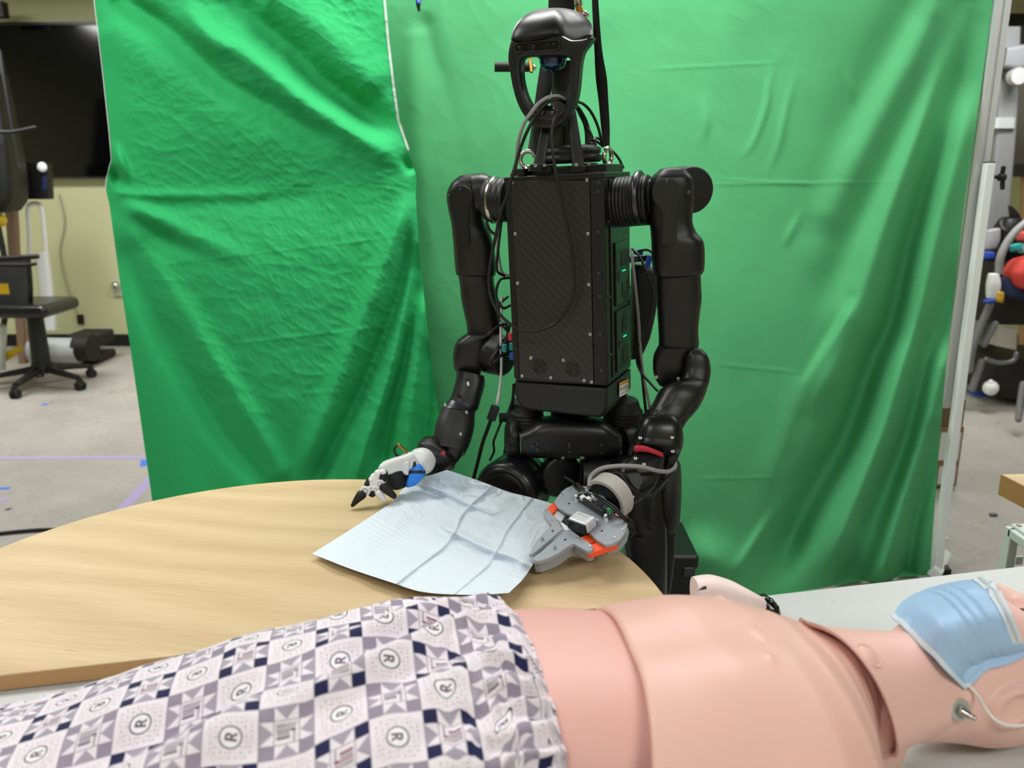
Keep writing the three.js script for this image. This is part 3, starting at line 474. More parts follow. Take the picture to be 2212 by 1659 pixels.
  // helmet shell: a dome over the frame, its rim sloping as the brow does
  {
    const rows = [], n = 72, m = 20;
    const top = at(1196, 20, -1.765);
    const rim = new THREE.CatmullRomCurve3([[1104, 88, -1.735], [1109, 86, -1.705], [1150, 81, -1.686], [1199, 75, -1.678], [1216, 81, -1.684], [1233, 89, -1.7], [1257, 88, -1.735], [1280, 81, -1.775], [1276, 70, -1.83], [1245, 62, -1.87], [1200, 60, -1.875], [1140, 64, -1.85], [1110, 76, -1.79]].map((c) => at(...c)), true, 'centripetal').getPoints(n).slice(0, n);
    const mid = rim.reduce((s, p) => s.add(p), V(0, 0, 0)).divideScalar(n), up = top.clone().sub(mid);
    rows.push(rim.map((p) => p.clone().lerp(mid, 0.12)));
    for (let i = 0; i <= m; i++) { const t = i / m * Math.PI / 2, k = Math.pow(Math.cos(t), 0.74), h = Math.pow(Math.sin(t), 0.95); rows.push(rim.map((p) => mid.clone().addScaledVector(p.clone().sub(mid), Math.max(k, 0.002)).addScaledVector(up, h))); }
    const dome = part('head_shell', surface(rows, true), M.shell, robot, 'satin black rounded helmet shell');
    part('brow', surface([rim.map((p) => p.clone().addScaledVector(up, 0.03)), rim.map((p) => p.clone().lerp(mid, 0.03).addScaledVector(up, -0.01)), rim.map((p) => p.clone().lerp(mid, 0.22).addScaledVector(up, -0.3)), rim.map((p) => p.clone().lerp(mid, 0.3).addScaledVector(up, -0.36)), rim.map((p) => p.clone().lerp(mid, 0.95).addScaledVector(up, -0.36))], true), M.frame, robot);
  }
  part('cheek_fairing', limb([[1252, 92, 1280, 82, -1.75, 0.9], [1247, 112, 1263, 106, -1.735, 0.9], [1243, 150, 1258, 142, -1.725, 0.9], [1240, 182, 1255, 176, -1.72, 0.9], [1234, 212, 1248, 208, -1.715, 0.9], [1222, 240, 1236, 240, -1.715, 0.9], [1208, 258, 1220, 262, -1.71, 0.9]], { e: 2.6 }), M.shell, robot);
  { // sensor slot with lenses
    const f = { ...HF, o: HF.o.clone().addScaledVector(HF.n, 0.0025) }, a = trace([[1116, 104], [1207, 97]], HF), [x0, y0] = a[0], [x1, y1] = a[1], r = 0.0085, an = Math.atan2(y1 - y0, x1 - x0), st = [];
    for (let i = 0; i <= 12; i++) { const t = an - Math.PI / 2 + Math.PI * i / 12; st.push([x1 - 0.005 + r * Math.cos(t), y1 + r * Math.sin(t)]); } for (let i = 0; i <= 12; i++) { const t = an + Math.PI / 2 + Math.PI * i / 12; st.push([x0 + 0.005 + r * Math.cos(t), y0 + r * Math.sin(t)]); }
    part('sensor_window', slab(st, f, 0.003, 0.0008), M.glassBlack, face, 'glossy black stereo camera slot');
    const rimTube = st.map(([x, y]) => inFrame(f, x, y, 0.0022)); part('sensor_rim', new THREE.TubeGeometry(new THREE.CatmullRomCurve3(rimTube, true), 80, 0.0009, 6), M.darkSteel, face);
    const lens = std(0x12181a, 0.06);
    for (const [px, py, rr] of [[1124, 105, 0.005], [1148, 101, 0.0065], [1153, 101, 0.003], [1181, 99, 0.005], [1197, 97, 0.004]]) part('lens', turned([[0, 0.0012], [rr * 0.55, 0.001], [rr * 0.7, 0.0016], [rr, 0.0012], [rr, 0]], onPlane(px, py, f.o.clone().addScaledVector(HF.n, 0.003), HF.n), HF.n, 24), rr === 0.003 ? M.darkSteel : lens, face);
  }
  { // lidar under the brow
    const c = at(1194, 121, -1.73), d = HF.y.clone().negate().addScaledVector(HF.n, 0.15), lid = std(0x16264e, 0.06, 0.2, { clearcoat: 1, clearcoatRoughness: 0.05 });
    const b = part('lidar', turned([[0, -0.006], [0.031, -0.006], [0.031, 0.001], [0.027, 0.003], [0.027, 0.006], [0, 0.006]], c, d), M.dark, robot);
    part('lidar_dome', turned([[0.026, 0.004], [0.026, 0.008], [0.0255, 0.014], [0.022, 0.021], [0.014, 0.0275], [0.007, 0.0295], [0, 0.03]], c, d), lid, b, 'dark blue glass lidar dome');
    part('lidar_ring', turned([[0.02, 0.0225], [0.0235, 0.0195], [0.0245, 0.0185], [0.022, 0.0225]], c, d), std(0x2a5a66, 0.2, 0.4), b);
  }
  part('chin_cup', limb([[1158, 238, 1206, 238, -1.71, 0.5], [1154, 250, 1210, 250, -1.712, 0.6], [1160, 262, 1204, 262, -1.712, 0.6]], { e: 2.4, round: 0.15 }), M.shellGloss, robot);

  // --- shoulders and arms; A is on the left of the photograph, B on the right
  const zA = -1.875, zB = -1.69;
  const ribs = (L0, r, n) => { const p = [[0, 0], [r * 0.96, 0]]; for (let i = 0; i < n; i++) { const h = L0 * i / n; p.push([r, h + 0.001], [r, h + L0 / n * 0.62], [r * 0.965, h + L0 / n * 0.72], [r * 0.965, h + L0 / n * 0.95]); } p.push([r * 0.9, L0], [0, L0]); return p; };
  part('shoulder_joint', turned(ribs(0.075, 0.05, 10), at(1326, 438, -1.735), V(1, 0.1, 0.42).normalize(), 40), M.dark, robot);
  part('shoulder_ring', turned([[0.04, 0], [0.052, 0], [0.054, 0.003], [0.054, 0.009], [0.05, 0.012], [0.04, 0.012]], at(1377, 428, -1.705), V(1, 0.1, 0.42).normalize(), 40), M.darkSteel, robot);
  part('shoulder_bracket', limb([[1375, 388, 1375, 474, zB - 0.02, 0.7], [1390, 390, 1392, 468, zB - 0.02, 0.7], [1416, 380, 1420, 470, zB - 0.02, 0.7]], { e: 3 }), M.dark, robot);
  part('shoulder_joint', turned(ribs(0.05, 0.046, 4), at(1100, 432, -1.80), V(-1, 0.0, -0.42).normalize(), 40), M.dark, robot);
  part('shoulder_ring', turned([[0.03, 0], [0.048, 0], [0.05, 0.003], [0.05, 0.01], [0.046, 0.012], [0.03, 0.012]], at(1076, 432, -1.815), V(-1, 0, -0.42).normalize(), 40), M.steel, robot);
  part('shoulder_cap', limb([[1018, 376, 1030, 462, zA, 1], [1045, 374, 1050, 466, zA, 1], [1064, 384, 1066, 464, zA, 0.9], [1078, 398, 1078, 456, zA + 0.02, 0.8]], { e: 2.6 }), M.shell, robot);
  // upper arm shell A
  const armA = part('upper_arm', limb([[990, 382, 1034, 380, zA, 1.0], [974, 396, 1042, 394, zA, 0.95], [965, 420, 1045, 420, zA, 0.9], [967, 445, 1044, 446, zA, 0.9], [974, 478, 1046, 476, zA, 0.9], [978, 512, 1062, 512, zA, 0.9], [981, 550, 1070, 550, zA, 0.88], [983, 576, 1072, 578, zA, 0.88], [986, 592, 1070, 594, zA, 0.88]], { e: 2.7, round: 0.22 }), M.shell, robot);
  part('arm_sleeve', limb([[989, 588, 1066, 588, zA + 0.004, 0.86], [993, 612, 1068, 612, zA, 0.86], [996, 644, 1074, 644, zA, 0.86], [1003, 677, 1078, 677, zA, 0.86], [1008, 700, 1083, 702, zA, 0.86], [1009, 724, 1086, 726, zA, 0.86], [1010, 748, 1084, 750, zA + 0.01, 0.8]], { e: 2.6 }), M.frame, robot);
  const inset = (list, z, up, nrm) => { const f = frameOf(at(list[0][0], list[0][1], z), V(1, 0, up), nrm); return slab(trace(list, f), f, 0.0025, 0.0008, [], true); };
  const coverPx = (cx, cy, r, x0, x1, yb) => { const o = []; for (let i = 0; i <= 10; i++) { const a = Math.PI * (1 + 0.18) - Math.PI * 1.36 * i / 10; o.push([cx + r * Math.cos(a), cy - r * Math.sin(a)]); } o.push([x1, cy + r * 1.25], [x1 + 1, yb - 4], [x1 - 3, yb], [x0 + 4, yb], [x0, yb - 4], [x0, cy + r * 1.25]); return o; };
  part('cover', inset(coverPx(997, 426, 25, 987, 1012, 530), zA + 0.036, -0.25, V(-0.3, 0.02, 1)), M.shell, armA, 'keyhole shaped cover plate');
  const armB = part('upper_arm', limb([[1424, 368, 1480, 366, zB, 1.0], [1408, 384, 1494, 384, zB, 0.92], [1401, 408, 1498, 410, zB, 0.85], [1401, 440, 1496, 446, zB, 0.85], [1403, 470, 1494, 478, zB, 0.85], [1406, 496, 1502, 500, zB, 0.85], [1408, 520, 1517, 520, zB, 0.85], [1409, 550, 1520, 550, zB, 0.85], [1411, 580, 1519, 580, zB, 0.85], [1416, 598, 1514, 590, zB, 0.85]], { e: 2.8, round: 0.2 }), M.shell, robot);
  part('shoulder_motor', turned([[0, 0], [0.04, 0], [0.044, 0.004], [0.046, 0.01], [0.046, 0.055], [0.042, 0.06], [0, 0.06]], at(1470, 408, zB - 0.075), V(0.22, -0.02, 0.95).normalize(), 44), M.rubber, robot);
  part('cover', inset(coverPx(1440, 417, 32, 1430, 1460, 529), zB + 0.0415, -0.05, V(-0.06, 0.02, 1)), M.shell, armB, 'keyhole shaped cover plate');
  for (const [px, py] of [[1440, 392], [1488, 416]]) place('screw', screw, M.darkSteel, armB, at(px, py, zB + 0.046), quatY(V(0, 0, 1)));
  for (const [px, py] of [[995, 409], [968, 424]]) place('screw', screw, M.darkSteel, armA, at(px, py, zA + 0.044), quatY(V(-0.3, 0, 1)));
  part('arm_sleeve', limb([[1418, 590, 1512, 588, zB + 0.002, 0.82], [1418, 612, 1513, 612, zB, 0.82], [1419, 644, 1514, 644, zB, 0.82], [1421, 677, 1510, 677, zB, 0.82], [1423, 711, 1507, 711, zB, 0.82], [1424, 745, 1508, 744, zB, 0.82], [1423, 765, 1500, 765, zB, 0.8]], { e: 2.6 }), M.shell, robot);
  // elbow A: hub, drum, forearm
  part('elbow', limb([[1006, 722, 1060, 722, zA + 0.03, 0.8], [986, 738, 1052, 736, zA + 0.03, 0.8], [979, 762, 1050, 760, zA + 0.03, 0.8], [980, 788, 1046, 788, zA + 0.03, 0.8], [988, 808, 1036, 812, zA + 0.03, 0.8]], { e: 2.8, round: 0.15 }), M.shell, robot);
  part('elbow_drum', turned([[0, 0], [0.042, 0], [0.046, 0.004], [0.046, 0.045], [0.042, 0.05], [0, 0.05]], at(1054, 762, zA + 0.015), V(0.8, -0.05, 0.5).normalize(), 44), M.dark, robot);
  const foreA = part('forearm', limb([[988, 800, 1046, 812, -1.825, 0.9], [984, 822, 1048, 828, -1.82, 0.9], [978, 846, 1042, 852, -1.81, 0.9], [968, 868, 1032, 886, -1.80, 0.9]], { e: 2.7 }), M.shell, robot);
  part('bolt_hole', limb([[1004, 818, 1013, 818, -1.775, 0.4], [1004, 822, 1013, 822, -1.775, 0.4]], { n: 14, sub: 2 }), M.cable, foreA);
  part('paint_chip', limb([[1010, 824, 1012, 824, -1.772, 0.5], [1008, 829, 1014, 829, -1.771, 0.4], [1011, 834, 1013, 834, -1.771, 0.5]], { n: 12, sub: 2 }), M.white, foreA, 'white paint chip');
  part('bolt_hole', limb([[985, 851, 995, 853, -1.768, 0.4], [985, 855, 995, 857, -1.768, 0.4]], { n: 14, sub: 2 }), M.cable, foreA);
  part('forearm_band', limb([[965, 868, 1030, 886, -1.795, 0.94], [958, 878, 1027, 893, -1.79, 0.94], [952, 887, 1026, 900, -1.785, 0.94]], { e: 2.5 }), M.darkSteel, robot);
  const scratched = canvasTex(512, 512, (c) => { c.fillStyle = '#1c1c1e'; c.fillRect(0, 0, 512, 512); let s = 3; const r = () => (s = (s * 16807) % 2147483647) / 2147483647; c.strokeStyle = '#b9b6ab'; for (const bx of [0.36, 0.4]) for (let k = 0; k < 22; k++) { c.lineWidth = 0.6 + 1.8 * r(); c.globalAlpha = 0.3 + 0.6 * r(); const x = (bx + 0.02 * (r() - 0.5)) * 512, y = (0.08 + 0.8 * r()) * 512; c.beginPath(); c.moveTo(x, y); c.lineTo(x + 10 * (r() - 0.5), y + 10 + 26 * r()); c.stroke(); } c.globalAlpha = 1; });
  const foreB2 = part('forearm', limb([[952, 886, 1026, 898, -1.785, 0.9], [941, 916, 1024, 926, -1.77, 0.9], [936, 942, 1016, 956, -1.755, 0.9], [936, 966, 1004, 982, -1.74, 0.9]], { e: 2.6, n: 40 }), std(0xffffff, 0.5, 0, { map: scratched }), robot, 'scuffed lower forearm with pale scratches');
  for (const [px, py, z] of [[1008, 891, -1.745], [995, 938, -1.725], [962, 875, -1.75]]) place('screw', screw, M.steel, foreB2, at(px, py, z), quatY(V(0.3, 0.2, 1)));
  part('wrist_guard', limb([[918, 946, 936, 942, -1.74, 1.1], [902, 960, 960, 972, -1.73, 1.0], [906, 990, 980, 984, -1.72, 0.9], [928, 1012, 984, 996, -1.715, 0.8], [936, 1026, 962, 1016, -1.71, 0.8]], { e: 2.5, round: 0.1 }), M.frame, robot);
  part('wrist_guard', limb([[962, 968, 1004, 968, -1.735, 0.9], [958, 990, 994, 990, -1.725, 0.9], [950, 1010, 982, 1004, -1.72, 0.9]], { e: 2.5, round: 0.1 }), M.dark, robot);
  part('red_tape', slab(trace([[951, 979], [961, 973], [962, 983], [956, 982]], frameOf(at(955, 978, -1.672), V(1, 0, 0.2), V(-0.3, 0.3, 1))), frameOf(at(955, 978, -1.672), V(1, 0, 0.2), V(-0.3, 0.3, 1)), 0.002, 0.0003), M.red, robot, 'scrap of red tape');
  // elbow B: hub and cowl that runs into the forearm
  part('elbow', limb([[1423, 748, 1500, 748, zB + 0.012, 0.75], [1413, 768, 1482, 768, zB + 0.012, 0.75], [1411, 792, 1478, 792, zB + 0.012, 0.75], [1414, 815, 1470, 818, zB + 0.012, 0.75], [1424, 832, 1462, 834, zB + 0.012, 0.75]], { e: 2.8 }), M.frame, robot);
  for (const [px, py] of [[1418, 815], [1465, 818]]) place('screw', screw, M.steel, robot, at(px, py, zB + 0.055), quatY(V(0, 0, 1)));
  const foreB = part('forearm', limb([[1484, 756, 1518, 758, zB + 0.02, 1.1], [1478, 772, 1530, 774, zB + 0.025, 0.95], [1476, 796, 1534, 802, zB + 0.03, 0.9], [1466, 824, 1529, 832, zB + 0.04, 0.9], [1432, 836, 1516, 864, zB + 0.055, 0.9], [1416, 862, 1502, 888, zB + 0.065, 0.9], [1400, 894, 1478, 916, zB + 0.08, 0.9], [1392, 912, 1470, 930, zB + 0.09, 0.9]], { e: 2.5, round: 0.25 }), M.shell, robot);
  part('bolt_hole', limb([[1404, 877, 1414, 875, -1.59, 0.5], [1404, 880, 1414, 878, -1.59, 0.5]], { n: 12, sub: 2 }), M.cable, foreB);
  // wrist yoke B with red felt
  part('wrist_yoke', limb([[1384, 910, 1462, 908, -1.60, 0.9], [1376, 926, 1472, 928, -1.59, 0.85], [1370, 944, 1474, 950, -1.585, 0.8], [1368, 960, 1470, 968, -1.58, 0.8]], { e: 3, round: 0.12 }), M.shellGloss, robot);
  part('wrist_yoke', limb([[1432, 955, 1474, 950, -1.585, 1.2], [1436, 985, 1464, 985, -1.575, 1.3], [1434, 1012, 1453, 1012, -1.57, 1.3]], { e: 3 }), M.shell, robot);
  part('wrist_yoke', limb([[1366, 955, 1378, 960, -1.585, 2], [1356, 980, 1366, 985, -1.58, 2]], { e: 3 }), M.shell, robot);
  part('felt_pad', limb([[1372, 962, 1372, 976, -1.545, 1], [1390, 963, 1390, 975, -1.537, 1], [1412, 970, 1410, 980, -1.535, 1], [1431, 978, 1430, 988, -1.54, 1]], { e: 3, n: 16 }), M.red, robot, 'red felt pad');
  part('wrist_link', limb([[1378, 972, 1436, 982, -1.575, 0.9], [1364, 988, 1434, 1000, -1.56, 0.9], [1344, 1004, 1424, 1026, -1.545, 0.9], [1330, 1022, 1404, 1062, -1.53, 0.9], [1316, 1034, 1378, 1084, -1.515, 0.9], [1306, 1042, 1358, 1094, -1.505, 0.9]], { e: 2.6 }), M.frame, robot);
  part('wrist_plate', slab(trace([[1338, 1002], [1370, 1008], [1392, 1036], [1380, 1060], [1368, 1050], [1350, 1022]], frameOf(at(1365, 1030, -1.487), V(1, -0.3, 0.2), V(-0.35, 0.55, 1))), frameOf(at(1365, 1030, -1.487), V(1, -0.3, 0.2), V(-0.35, 0.55, 1)), 0.004, 0.001), M.frame, robot);
  for (const [px, py, z] of [[1373, 990, -1.515], [1391, 1003, -1.51], [1346, 1016, -1.49], [1341, 1039, -1.475], [1366, 1073, -1.47], [1310, 1028, -1.48], [1383, 946, -1.545], [1452, 945, -1.55], [1453, 975, -1.545]]) place('screw', screw, M.steel, robot, at(px, py, z), quatY(V(-0.2, 0.6, 1)));

  // --- hand on the left: white back, black palm, five fingers
  const taper = (pts, rad, n = 18, seg = 26) => { const c = new THREE.CatmullRomCurve3(pts, false, 'centripetal'), fr = c.computeFrenetFrames(seg), R = []; for (let i = 0; i <= seg; i++) { const u = 0.5 - 0.5 * Math.cos(Math.PI * i / seg), p = c.getPointAt(u), f = u * (rad.length - 1), k = Math.min(Math.floor(f), rad.length - 2); let r = lerp(rad[k], rad[k + 1], f - k); const e = Math.min(u, 1 - u) * c.getLength(); if (e < r) r = Math.sqrt(Math.max(r * r - (r - e) ** 2, 1e-8)); R.push(Array.from({ length: n }, (_, j) => p.clone().addScaledVector(fr.normals[i], r * Math.cos(j / n * 2 * Math.PI)).addScaledVector(fr.binormals[i], r * Math.sin(j / n * 2 * Math.PI)))); } return surface(R, true, true); };
  const tip = onY(758, 1094, TABLE_Y + 0.008).z, zh = (px) => lerp(tip, -1.69, clamp((px - 757) / 170, 0, 1)), h = (px, py, dz = 0) => at(px, py, zh(px) + dz);
  const hand = part('hand', join([
    limb([[886, 976, 906, 1008, zh(895), 0.8], [868, 983, 888, 1016, zh(878), 0.85], [848, 990, 866, 1018, zh(857), 0.9], [830, 997, 846, 1022, zh(838), 0.9], [820, 1006, 836, 1026, zh(828), 0.85]], { e: 3.8, round: 0.15 }),
    turned([[0, 0], [0.017, 0], [0.024, 0.006], [0.0275, 0.018], [0.0285, 0.034], [0.0275, 0.037], [0, 0.037]], h(897, 992), at(934, 1000, -1.72).sub(h(897, 992)).normalize(), 36),
  ]), M.whitePlastic, robot, 'dexterous hand with white back and five jointed fingers');
  part('wrist_band', turned([[0.02, 0], [0.0285, 0], [0.029, 0.002], [0.029, 0.006], [0.0285, 0.008], [0.02, 0.008]], at(926, 998, -1.712), at(940, 1001, -1.73).sub(at(926, 998, -1.712)).normalize(), 36), M.darkSteel, hand);
  part('palm', limb([[846, 1012, 832, 1040, zh(838), 0.7], [862, 1006, 846, 1056, zh(855), 0.6], [876, 1014, 866, 1054, zh(872), 0.6], [886, 1020, 880, 1046, zh(884), 0.6]], { e: 2.6, round: 0.1 }), M.rubber, hand);
  part('thumb_mount', limb([[868, 1002, 884, 998, zh(874) + 0.014, 0.4], [868, 1016, 884, 1012, zh(874) + 0.016, 0.4], [873, 1024, 882, 1026, zh(876) + 0.016, 0.4]], { e: 2.6, round: 0.2 }), M.whitePlastic, hand);
  part('thumb', limb([[888, 1002, 898, 996, zh(893) + 0.014, 0.7], [886, 1014, 900, 1010, zh(893) + 0.018, 0.7]], { e: 3, n: 16 }), M.dark, hand);
  part('thumb_wrap', join([limb([[888, 1014, 908, 1004, zh(898) + 0.02, 0.8], [885, 1022, 918, 1018, zh(900) + 0.024, 0.7], [880, 1038, 914, 1030, zh(898) + 0.03, 0.6], [878, 1052, 896, 1046, zh(890) + 0.034, 0.6]], { e: 2.8, round: 0.1 })]), M.bluePrint, hand, 'blue wrap over the thumb');
  part('band', limb([[884, 1015, 913, 1013, zh(898) + 0.023, 0.82], [884, 1019, 919, 1018, zh(900) + 0.0245, 0.8], [885, 1022, 919, 1023, zh(900) + 0.026, 0.78]], { e: 2.8, sub: 3 }), M.cable, hand);
  const finger = (prox, dist, r, distMat, proxMat) => {
    const f = part('finger', taper(prox.map(([x, y, d]) => h(x, y, d)), r), proxMat, hand);
    if (proxMat === M.rubber) part('knuckle_plate', taper(prox.slice(0, 2).map(([x, y, d]) => h(x - 1, y, d + 0.005)), [r[0] * 0.75, r[0] * 0.8, r[0] * 0.5], 12), M.whitePlastic, f);
    const j = h(...prox[prox.length - 1]); part('joint', join([new THREE.TorusGeometry(r[1] * 0.7, r[1] * 0.28, 8, 20).translate(j.x, j.y, j.z + r[1] * 0.6), new THREE.SphereGeometry(r[1] * 0.4, 12, 8).translate(j.x, j.y, j.z + r[1] * 0.6)]), M.whitePlastic, f);
    part('fingertip', taper(dist.map(([x, y, d]) => h(x, y, d)), r.map((k, i) => k * [0.98, 0.88, 0.62, 0.5][i])), distMat, f);
  };
  finger([[829, 1013, 0.008], [827, 1026, 0.01], [822, 1043, 0.014]], [[822, 1045, 0.018], [838, 1060, 0.03], [856, 1076, 0.044]], [0.0105, 0.01, 0.0085], M.rubber, M.rubber);
  finger([[820, 1014, 0.004], [815, 1034, 0.006], [811, 1056, 0.01]], [[814, 1058, 0.014], [822, 1070, 0.022], [832, 1083, 0.03]], [0.0095, 0.009, 0.008], M.whitePlastic, M.whitePlastic);
  finger([[813, 1022, 0], [806, 1038, 0], [802, 1056, 0.004]], [[802, 1058, 0.004], [804, 1066, 0.01], [810, 1072, 0.016]], [0.0085, 0.0095, 0.009], M.rubber, M.whitePlastic);
  finger([[808, 1030, -0.004], [800, 1044, -0.004], [790, 1058, 0]], [[790, 1060, 0.002], [774, 1076, 0.002], [759, 1095, 0]], [0.0095, 0.0115, 0.0105, 0.006], M.rubber, M.rubber);
  part('hand_cable', tube([h(868, 985, -0.01), h(857, 984, -0.012), h(852, 974, -0.014), h(856, 963, -0.016), h(864, 962, -0.016)], 0.0028, 24), M.cable, hand);
  part('hand_plug', turned([[0, 0], [0.0035, 0], [0.0035, 0.012], [0.0028, 0.013], [0.0028, 0.022], [0.0035, 0.023], [0.0035, 0.03], [0, 0.03]], h(880, 979, -0.006), h(863, 962, -0.01).sub(h(880, 979, -0.006)).normalize(), 16), M.brass, hand, 'gold coloured plug');

  // --- gripper on the right
  const T = onY(1150, 1206, 0.781), Pr = onY(1300, 1080, 0.832), f3 = T.clone().sub(Pr), lat = V(-f3.z, 0, f3.x).normalize();
  if (lat.x < 0) lat.negate();
  const gn = lat.clone().cross(f3).normalize(); if (gn.y < 0) gn.negate();
  const G = frameOf(onPlane(1265, 1130, T, gn), lat, gn), gz = (d) => ({ ...G, o: G.o.clone().addScaledVector(G.n, d) });
  const gs = (px, d, t, bevel = 0.0015) => slab(trace(px, gz(d + t)), gz(d), t, bevel);
  const plate = [[1236, 1048], [1224, 1053], [1213, 1061], [1203, 1074], [1197, 1083], [1204, 1095], [1223, 1107], [1236, 1112], [1262, 1138], [1271, 1149], [1289, 1166], [1308, 1177], [1324, 1174], [1340, 1164], [1351, 1148], [1355, 1130], [1346, 1119], [1328, 1096], [1296, 1064], [1270, 1050]];
  const grip = part('gripper', gs(plate, 0.0, 0.007), M.greyPrint, robot, 'grey printed two jaw gripper');
  part('base_plate', gs(plate.map(([x, y]) => [x + 2, y + 10]), -0.03, 0.012), M.greyPrint, grip);
  part('gripper_body', gs([[1240, 1062], [1228, 1078], [1240, 1112], [1268, 1142], [1300, 1150], [1330, 1130], [1318, 1096], [1285, 1066]], -0.022, 0.022), M.dark, grip);
  part('link', gs([[1197, 1083], [1181, 1098], [1193, 1109], [1206, 1097]], -0.008, 0.007), M.orange, grip, 'orange printed link');
  part('link', gs([[1253, 1161], [1272, 1151], [1290, 1166], [1272, 1172]], -0.008, 0.007), M.orange, grip, 'orange printed link');
  part('link', gs([[1278, 1176], [1292, 1169], [1308, 1178], [1332, 1170], [1333, 1175], [1276, 1195], [1267, 1193]], -0.012, 0.011), M.orange, grip, 'orange printed link');
  part('link', gs([[1174, 1110], [1178, 1112], [1190, 1126], [1186, 1128]], -0.012, 0.01), M.orange, grip, 'orange printed link');
  const jawL = part('jaw', gs([[1178, 1099], [1173, 1106], [1174, 1114], [1192, 1134], [1180, 1144], [1168, 1156], [1155, 1173], [1147, 1188], [1143, 1197], [1150, 1197], [1180, 1172], [1216, 1142], [1203, 1123], [1186, 1101]], -0.003, 0.008), M.greyPrint, grip);
  part('jaw_pad', gs([[1148, 1196], [1216, 1142], [1218, 1146], [1152, 1198]], -0.012, 0.013, 0.0008), M.whitePlastic, grip);
  part('jaw_pad', gs([[1153, 1199], [1218, 1146], [1220, 1149], [1164, 1195]], -0.016, 0.012, 0.0008), M.cable, grip);
  const jawR = part('jaw', gs([[1217, 1149], [1224, 1144], [1232, 1143], [1254, 1160], [1279, 1176], [1281, 1183], [1278, 1189], [1268, 1190], [1239, 1174], [1224, 1182], [1207, 1194], [1186, 1205], [1164, 1212], [1153, 1211], [1150, 1204], [1165, 1194]], -0.003, 0.008), M.greyPrint, grip);
  part('jaw_side', gs([[1222, 1152], [1240, 1176], [1224, 1184], [1207, 1197], [1186, 1208], [1164, 1215], [1153, 1214], [1151, 1206], [1166, 1197]], -0.026, 0.022), M.greyPrint, grip);
  part('jaw_side', gs([[1180, 1146], [1168, 1158], [1155, 1175], [1147, 1192], [1160, 1190], [1200, 1160], [1195, 1140]], -0.026, 0.022), M.greyPrint, grip);
  part('arm_side', gs([[1240, 1177], [1268, 1193], [1280, 1190], [1278, 1186], [1254, 1168]], -0.024, 0.02), M.greyPrint, grip);
  part('slider', gs([[1203, 1102], [1221, 1112], [1212, 1128], [1196, 1116]], -0.014, 0.01), M.alu, grip);
  part('slider', gs([[1210, 1128], [1216, 1128], [1234, 1143], [1222, 1146], [1216, 1140]], -0.004, 0.006), M.whitePlastic, grip);
  part('rail_block', gs([[1216, 1124], [1226, 1114], [1262, 1140], [1278, 1158], [1262, 1158], [1240, 1146]], -0.016, 0.012), M.dark, grip);
  for (const [px, py, d] of [[1231, 1054, 0.007], [1212, 1069, 0.007], [1344, 1120, 0.007], [1344, 1145, 0.007], [1326, 1161, 0.007], [1180, 1105, 0.005], [1195, 1125, 0.005], [1248, 1165, 0.005], [1273, 1180, 0.005]]) place('screw', screw, M.steel, grip, onPlane(px, py, gz(d).o, gn), quatY(gn));
  for (const [px, py, d] of [[1229, 1088, 0.007], [1300, 1147, 0.007], [1194, 1147, 0.005], [1221, 1166, 0.005]]) place('bolt_hole', hole, M.cable, grip, onPlane(px, py, gz(d).o, gn), quatY(gn));
  for (const [px, py] of [[1172, 1167], [1199, 1185]]) part('pin', turned([[0, 0], [0.0022, 0], [0.0022, 0.006], [0, 0.007]], onPlane(px, py, gz(0.005).o, gn), gn.clone().addScaledVector(lat, 0.2), 12), M.greyPrint, grip);
  { // palm camera with silver case and black window
    const gq = new THREE.Quaternion().setFromRotationMatrix(new THREE.Matrix4().makeBasis(G.x, G.y, G.n)), c = onPlane(1258, 1128, gz(0.018).o, gn), put = (g) => g.applyQuaternion(gq).translate(c.x, c.y, c.z);
    part('camera', put(rbox(0.044, 0.03, 0.022, 0.006, 4)), M.alu, grip, 'small silver camera with black lens window');
    const back = V(0, 1, 0).applyQuaternion(gq).dot(f3) < 0 ? 1 : -1;
    part('camera_window', put(rbox(0.0425, 0.003, 0.0205, 0.0014, 3).translate(0, -back * 0.0155, 0)), M.glassBlack, grip);
    part('camera_lens', put(new THREE.CylinderGeometry(0.004, 0.004, 0.002, 20).translate(0.002, -back * 0.0165, 0.003)), std(0x303236, 0.15), grip);
    const word = canvasTex(256, 128, (x) => { x.fillStyle = '#d6d8da'; x.fillRect(0, 0, 256, 128); x.fillStyle = '#3a3c40'; x.fillRect(20, 34, 26, 30); for (let i = 0; i < 11; i++) x.fillRect(58 + i * 16, 40, 11, 14); for (let i = 0; i < 9; i++) x.fillRect(70 + i * 17, 72, 11, 12); });
    const wl = put(new THREE.PlaneGeometry(0.026, 0.009).rotateZ(back > 0 ? 0 : Math.PI).translate(0, back * 0.004, 0.0113)); part('camera_label', wl, std(0xffffff, 0.4, 0.2, { map: word, side: THREE.DoubleSide }), grip);
    part('camera_mount', put(boxAt(0, back * 0.018, -0.006, 0.046, 0.006, 0.014, 0.001)), M.greyPrint, grip);
    // circuit board across the back of the plate
    const b0 = onPlane(1253, 1067, gz(0.017).o, gn), b1 = onPlane(1322, 1112, gz(0.017).o, gn), bx = b1.clone().sub(b0), BF = frameOf(b0.clone().add(b1).multiplyScalar(0.5), bx, gn), Lb = bx.length(), bq = new THREE.Quaternion().setFromRotationMatrix(new THREE.Matrix4().makeBasis(BF.x, BF.y, BF.n)), bput = (g) => g.applyQuaternion(bq).translate(BF.o.x, BF.o.y, BF.o.z);
